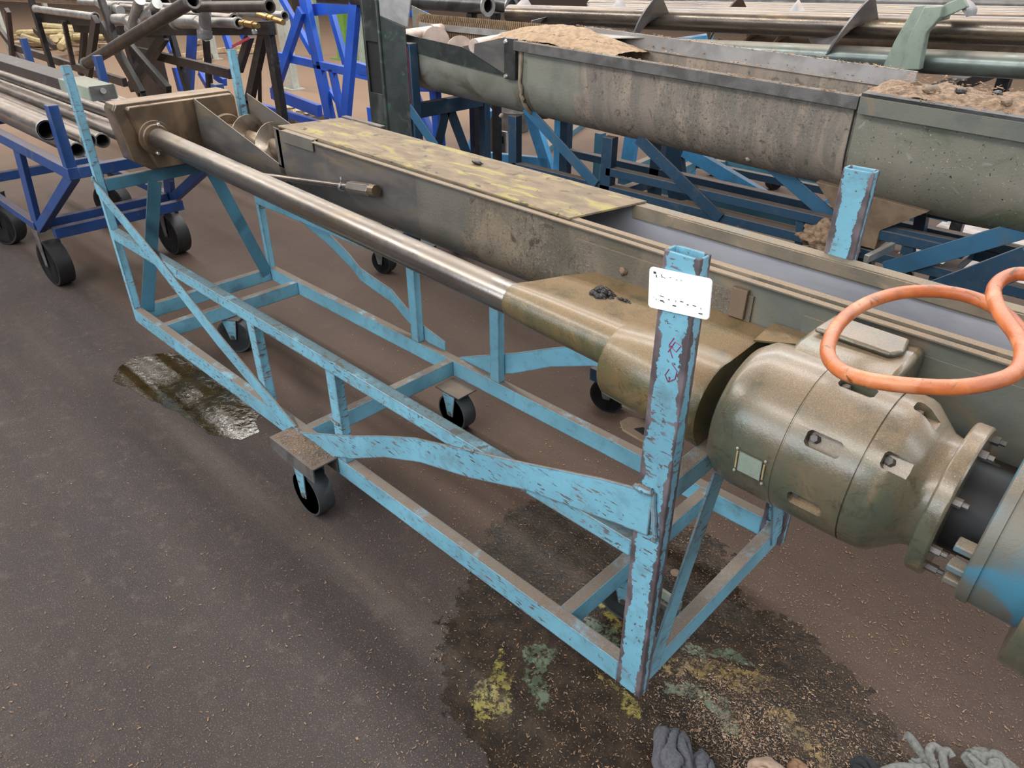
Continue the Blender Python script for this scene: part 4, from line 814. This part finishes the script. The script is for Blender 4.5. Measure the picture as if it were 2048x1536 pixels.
for i in range(41):
    for j in range(41):
        x, y = c0.x-.1+(i/40)*1.2, c0.y-.3+(j/40)*1.6; vs.append((x, y, .012+.02*abs(mnoise.noise(V((x*5, y*5, 1)))+.5*mnoise.noise(V((x*14, y*14, 2)))))); 
        if i < 40 and j < 40: a = i*41+j; fs.append((a, a+1, a+42, a+41))
tag(MB().add(vs, fs).build('plastic_sheet', M['mesh_w'], None, smooth=80), 'dusty white wrinkled plastic sheet on the floor under the right end of the big trough', 'sheet')
lp = Y_(1655, 480, 1.95); lump(lp, .07, M['grain2'], None, 'grain_pile', .6, 44, 4, (1.6, .8, .9)); tag(bpy.data.objects['grain_pile'], 'brown grain pile caught on the dark blue rail left of the tall blue post', 'pile')
ln = MB().beam(Y_(1732, 518, 1.75), Y_(1785, 492, 1.95), .02, .03).build('steel_strip', M['galv'], None, bevel=.002); tag(ln, 'light grey steel strip lying across the dark blue trolley rails', 'strip')
# ------------------------------------------------------------------ navy pipe cart on the left
C3 = thing('pipe_cart', 'navy blue cart with black casters carrying steel pipes, left of the light blue trolley', 'cart', (-4.4, .4, 0))
def c3(name, a, b, w, h, m='navy'): return MB().beam(a, b, w, h).build(name, M[m], C3, bevel=.003)
for y in (.0, .78):
    c3('upper_rail', (-6.6, y, .86), (-3.25, y, .86), .05, .055); c3('lower_rail', (-6.4, y, .375), (-4.26, y, .375), .045, .045)
    for x in (-3.28, -4.9, -6.4): c3('upright', (x, y, .86), (x, y, 1.16), .055, .045)
    c3('leg', (-4.10, y, .84), (-4.26, y, .38), .1, .03); c3('brace', (-3.27, y, .85), (-4.22, y, .37), .04, .055)
for x in (-3.27, -4.9): c3('crossbar', (x, .02, .86), (x, .76, .86), .05, .05)
for x in (-4.26, -4.05, -5.6): c3('bottom_crossbar', (x, .02, .375), (x, .76, .375), .05, .06)
for x in (-4.28, -5.3):
    for y in (.03, .75): caster(C3, x, y, .355, .135, .1 if x > -5 else .5, wm='rubber', fm='cast', wt=.09)
GPp = 'loose steel pipes on the navy cart'
for k in range(9):
    y = .09+k*.08; x1 = -3.42-.06*(k % 3)+(.05 if k > 5 else 0); z = .924+(.022 if k % 2 else .0); r = .034
    t = thing('steel_pipe', ['first', 'second', 'third', 'fourth', 'fifth', 'sixth', 'seventh', 'eighth', 'ninth'][k]+' bare steel pipe from the front in the layer on the navy cart', 'pipe', (-4.8, y, z), GPp)
    MB().tube([(-6.8, y, z), (x1, y, z)], r, 16, hollow=.004).build('pipe_tube', M['pipe'], t, smooth=50); MB().lathe([(0, r*.9), (0, r*1.08), (.021, r*1.08), (.022, r*.9), (0, r*.9)], (x1-.021, y, z), (1, 0, 0), 16, False).build('rolled_end', M['galv'], t)
t = thing('steel_pipe', 'thicker steel pipe with open end lying lowest at the front of the navy cart', 'pipe', (-4.6, -.02, .95)); e = Y_(95, 261, -.02)
MB().tube([(-6.5, -.02, e.z), (e.x, -.02, e.z)], .044, 24, hollow=.006).build('pipe_tube', M['pipe'], t, smooth=50); MB().lathe([(0, .04), (0, .046), (.012, .046), (.012, .04), (0, .04)], (e.x-.012, -.02, e.z), (1, 0, 0), 24, False).build('end_band', M['galv'], t)
gbm = thing('channel_beam', 'dusty dark beam with pale green end resting across the pipes of the navy cart', 'beam', (-4.5, .35, 1.08)); a, b = Y_(-60, 150, .35), Y_(205, 185, .35); a.z = b.z-.005
MB().beam(a, b, .13, .058).build('beam', M['brownblk'], gbm, bevel=.003); d = (b-a).normalized(); MB().beam(b-d*.42, b+d*.01, .135, .062).build('beam_end', M['pgreen'], gbm, bevel=.003); MB().box(b.x+.005, b.x+.012, .29, .41, b.z-.035, b.z+.035).build('end_plate', M['cast'], gbm)
MB().lathe([(0, .014), (.008, .014)], b+V((.014, 0, .01)), (1, 0, 0), 10).build('bolt', M['bolt'], gbm)
# ------------------------------------------------------------------ black trolley with galvanised pipes
BK = thing('pipe_trolley', 'black and brown trolley frame with A shaped legs carrying galvanised pipes, upper left', 'trolley', (-5.2, 2.2, 0))
YB_ = 2.0
for nm, a, b, y, w_, m in (('post', (58, -15), (106, 142), 1.9, 16, 'black'), ('rail', (70, 32), (195, 40), 1.95, 22, 'black'), ('rail', (255, 60), (545, 56), 2.0, 22, 'black'), ('post', (196, -20), (232, 85), 1.8, 16, 'brownblk'),
                           ('leg', (192, 38), (176, 152), 1.85, 18, 'brownblk'), ('brace', (205, 50), (285, 190), 1.8, 24, 'black'), ('brace', (262, 95), (338, 182), 1.9, 20, 'black'), ('rail', (270, 100), (462, 148), 2.3, 17, 'brownblk'),
                           ('leg', (535, 50), (566, 238), 2.0, 22, 'black'), ('leg', (530, 55), (498, 205), 2.02, 20, 'black'), ('leg', (500, 70), (478, 140), 2.4, 16, 'brownblk'), ('leg', (343, 70), (376, 185), 2.3, 14, 'black'), ('brace', (128, 42), (146, 128), 1.9, 8, 'dpipe'),
                           ('rail', (20, 92), (250, 165), 2.0, 14, 'brownblk'), ('leg', (15, 20), (28, 140), 1.95, 12, 'brownblk'), ('post', (518, 80), (520, 210), 2.1, 6, 'black')): pb(BK, nm, a, b, y, w_, m)
for px, py, y in ((566, 238, 2.0), (498, 205, 2.02), (106, 142, 1.9), (376, 185, 2.3), (285, 190, 1.8)):
    p = Y_(px, py, y); MB().beam(p+V((0, 0, .02)), (p.x, y, .0), .06, .05).build('leg_foot', M['black'], BK, bevel=.002)
for nm, a, b, y, w_, m in (('rail', (150, 54), (330, 64), 2.02, 20, 'black'), ('brace', (330, 70), (262, 175), 2.2, 20, 'black'), ('brace', (248, 62), (282, 182), 2.25, 22, 'brownblk'), ('brace', (70, 60), (110, 95), 2.3, 10, 'dpipe'), ('leg', (170, 50), (162, 150), 2.1, 12, 'black'),
                           ('rail', (-10, 108), (130, 150), 2.3, 12, 'brownblk'), ('brace', (0, 60), (60, 140), 2.2, 12, 'brownblk'), ('leg', (412, 80), (420, 180), 2.6, 12, 'black')): pb(BK, nm, a, b, y, w_, m)
lk = Y_(300, 150, 2.5); MB().box(lk.x-.5, lk.x+.4, 2.5, 2.53, .25, 1.1).build('dark_fill_panel', M['brownblk'], BK)  # plain dark panel added to darken the clutter behind the legs
def pipe(name, label, pts, y, w_, m, hollow=.004, cat_='pipe', extra=None, group=None):
    P = [Y_(a, b, y) for a, b in pts]; r = .5*w_*pdepth(P[0])/FPX; t = thing(name, label, cat_, tuple(sum(P, V())/len(P)), group); P2 = cat(P, 6) if len(P) > 2 else P
    MB().tube(P2, r, 16, hollow=hollow).build('pipe_tube', M[m], t, smooth=60)
    for e, q in ((P[0], P[1]), (P[-1], P[-2])):
        d = (e-q).normalized(); MB().lathe([(0, r*.9), (0, r*1.18), (r*.9, r*1.18), (r*.92, r*.86), (0, r*.9)], e-d*r*.9, d, 18, False).build('end_collar', M[m if extra is None else extra], t)
    return t, r
pipe('steel_pipe', 'long brown pipe slanting across the upper left over the other pipes', [(172, 128), (386, 0)], 1.55, 20, 'dpipe', extra='cast')
pipe('steel_pipe', 'short brown horizontal pipe at the top beside the slanting brown pipe', [(390, 14), (540, 13)], 1.7, 19, 'dpipe')
pipe('steel_pipe', 'galvanised pipe ending in a small brass fitting', [(350, 43), (478, 46)], 1.9, 17, 'galv')
pipe('brass_fitting', 'small brass pipe fitting on the end of the galvanised pipe', [(489, 47), (508, 50)], 1.88, 12, 'brass', cat_='fitting')
pipe('brass_fitting', 'second brass fitting behind and right of the first one', [(535, 35), (548, 39)], 2.15, 13, 'brass', cat_='fitting')
pipe('steel_pipe', 'galvanised pipe with dark open end right of the brass fittings', [(480, 24), (570, 32)], 2.3, 15, 'galv')
pipe('pipe_elbow', 'galvanised pipe elbow bending down beside the slanting brown pipe', [(350, 44), (388, 44), (408, 52), (410, 74)], 1.8, 24, 'galv', cat_='elbow')
pipe('pipe_elbow', 'dusty galvanised elbow left of the slanting pipe', [(222, 40), (250, 40), (264, 48), (262, 60)], 1.85, 21, 'galv', cat_='elbow')
pipe('pipe_elbow', 'bright galvanised elbow between the two other elbows', [(286, 42), (297, 30), (312, 28)], 1.9, 21, 'galv', cat_='elbow')
pipe('steel_pipe', 'white galvanised pipe on the black rail at the upper left', [(72, 18), (192, 34)], 1.9, 13, 'galv')
pipe('steel_pipe', 'thin galvanised pipe along the top left edge', [(160, 4), (360, 14)], 2.3, 10, 'galv')
pipe('steel_pipe', 'dusty pipe running behind the bright elbow', [(240, 16), (470, 40)], 2.2, 17, 'pipe')
pipe('steel_pipe', 'dusty brown pipe crossing above the left galvanised pipe', [(-10, -6), (330, 6)], 2.4, 14, 'pipe')
pipe('steel_pipe', 'pipe with dark round opening at the top left', [(205, 8), (232, 18)], 1.9, 19, 'galv')
hd = thing('ball_valve', 'small ball valve with thin red lever hanging below the brass fitting', 'valve', tuple(Y_(508, 64, 1.88))); MB().lathe([(0, .012), (.01, .02), (.03, .02), (.04, .012)], Y_(508, 58, 1.88), (0, 0, -1), 12).build('body', M['galv'], hd); MB().beam(Y_(498, 76, 1.88), Y_(465, 93, 1.88), .012, .016).build('lever', M['red'], hd)
# ------------------------------------------------------------------ royal blue trolley
RB = thing('trolley', 'bright royal blue trolley frame with tall posts and zigzag braces at the upper centre', 'trolley', (-6, 3.2, 0))
YR = 2.9
for nm, a, b, y, w_ in (('post', (606, -15), (664, 252), YR, 26), ('brace', (604, 20), (548, 190), YR-.04, 18), ('rail', (540, 108), (740, 152), YR, 15), ('rail', (625, 20), (720, 12), YR+.1, 22), ('upright', (664, 28), (692, 128), YR+.6, 14), ('upright', (712, -10), (690, 250), YR-.3, 24),
                        ('upright', (664, 138), (688, 250), YR, 14), ('brace', (644, 160), (688, 222), YR+.03, 8), ('rail', (545, 186), (640, 222), YR, 22), ('rail', (500, 206), (640, 248), YR, 12), ('post', (530, 20), (562, 190), YR, 14), ('brace', (560, -10), (625, 105), YR+.5, 12),
                        ('upright', (448, 60), (460, 98), YR+.3, 16), ('post', (330, 70), (345, 105), YR+.3, 15), ('upright', (385, 62), (378, 180), YR, 24), ('upright', (350, 135), (362, 182), YR, 14), ('brace', (400, 145), (420, 180), YR+.3, 12), ('brace', (478, 55), (500, 92), YR+.2, 14), ('brace', (430, 150), (450, 165), YR, 14),
                        ('rail', (715, 135), (745, 145), YR, 22), ('rail', (805, 172), (890, 172), YR-.5, 20), ('upright', (868, 160), (880, 290), YR-.5, 20), ('upright', (820, 165), (868, 290), YR-.5, 18), ('rail', (815, 62), (808, 170), YR-.6, 16), ('plate', (785, 18), (850, 22), YR, 24), ('upright', (745, 215), (750, 262), YR-.3, 24)): pb(RB, nm, a, b, y, w_, 'royal')
for px, py, y in ((664, 252, YR), (562, 190, YR), (880, 290, YR-.5), (868, 290, YR-.5), (378, 180, YR)):
    p = Y_(px, py, y); MB().beam(p+V((0, 0, .02)), (p.x, y, .14 if p.z > .2 else 0), .06, .05).build('leg', M['royal'], RB)
    if p.z > .2: caster(RB, p.x, y, .145, .068, .4, wm='plastic', fm='galv')
# ------------------------------------------------------------------ posts and columns far behind
def column(px, py, wpx, m, label, ytop=-40, name='post', cat_='post', tilt=0):
    p = Z_(px, py, 0); w_ = wpx*pdepth(p)/FPX; top = 2.6; t = thing(name, label, cat_, tuple(p)); MB().beam(p, (p.x+tilt, p.y, top), w_, w_*.6).build('shaft', M[m], t, bevel=.004); MB().box(p.x-w_*.8, p.x+w_*.8, p.y-w_*.6, p.y+w_*.6, 0, .015).build('base_plate', M[m], t); return t
column(586, 178, 26, 'white', 'off white square post behind the royal blue trolley'); column(428, 118, 20, 'white', 'slim off white post behind the black pipe trolley')
column(694, 118, 34, 'green', 'bright green steel column seen through the royal blue frame', name='column', cat_='column'); column(735, 136, 28, 'pgreen', 'pale grey green column right of the bright green one', name='column', cat_='column')
column(104, 60, 12, 'white', 'thin white post far away at the upper left'); column(32, 136, 12, 'white', 'whitish slim post near the left edge')
column(640, 112, 12, 'pgreen', 'narrow grey post left of the bright green column'); column(600, 70, 14, 'brownblk', 'dark machine upright at the top, right of the off white post')
# heap of offcuts and hoses on the floor
random.seed(11)
for k in range(22):
    px, py = random.choice([(random.uniform(60, 250), random.uniform(66, 112)), (random.uniform(330, 520), random.uniform(92, 125))]); p = Z_(px, py, .0); a = random.uniform(0, 3.1); L = random.uniform(.25, .6)
    tag(MB().beam(p+V((-L*math.cos(a), -L*math.sin(a), .04)), p+V((L*math.cos(a), L*math.sin(a), .04+random.uniform(0, .1))), .09, .07).build('wood_offcut', M['wood'], None, bevel=.004), 'pale wood offcut in the heap behind the black pipe trolley', 'offcut', 'wood offcuts on the floor')
for k in range(7):
    px, py = random.uniform(90, 240), random.uniform(62, 105); p = Z_(px, py, .12); q = [p+V((random.uniform(-.8, .8), random.uniform(-.5, .5), random.uniform(-.06, .25))) for _ in range(4)]
    tag(MB().tube(cat(q, 6), .06, 8).build('hose', M['yhose'], None), 'pale yellow hose lying in the heap behind the black pipe trolley', 'hose', 'yellow hoses in the heap')
bc = thing('crate', 'brown cardboard tray with pale bags on the floor behind the far end of the conveyor', 'crate', tuple(Z_(600, 248, 0))); c = V(bc['_w'])
MB().box(c.x-.28, c.x+.28, c.y-.22, c.y+.22, 0, .12).build('tray', simple('cardboard', (.13, .085, .055), .8), bc, bevel=.004)
for dx in (-.13, .12): lump(c+V((dx, 0, .15)), .11, simple('tan_bag', (.45, .34, .22), .8), bc, 'bag', .5, dx*9, 3)
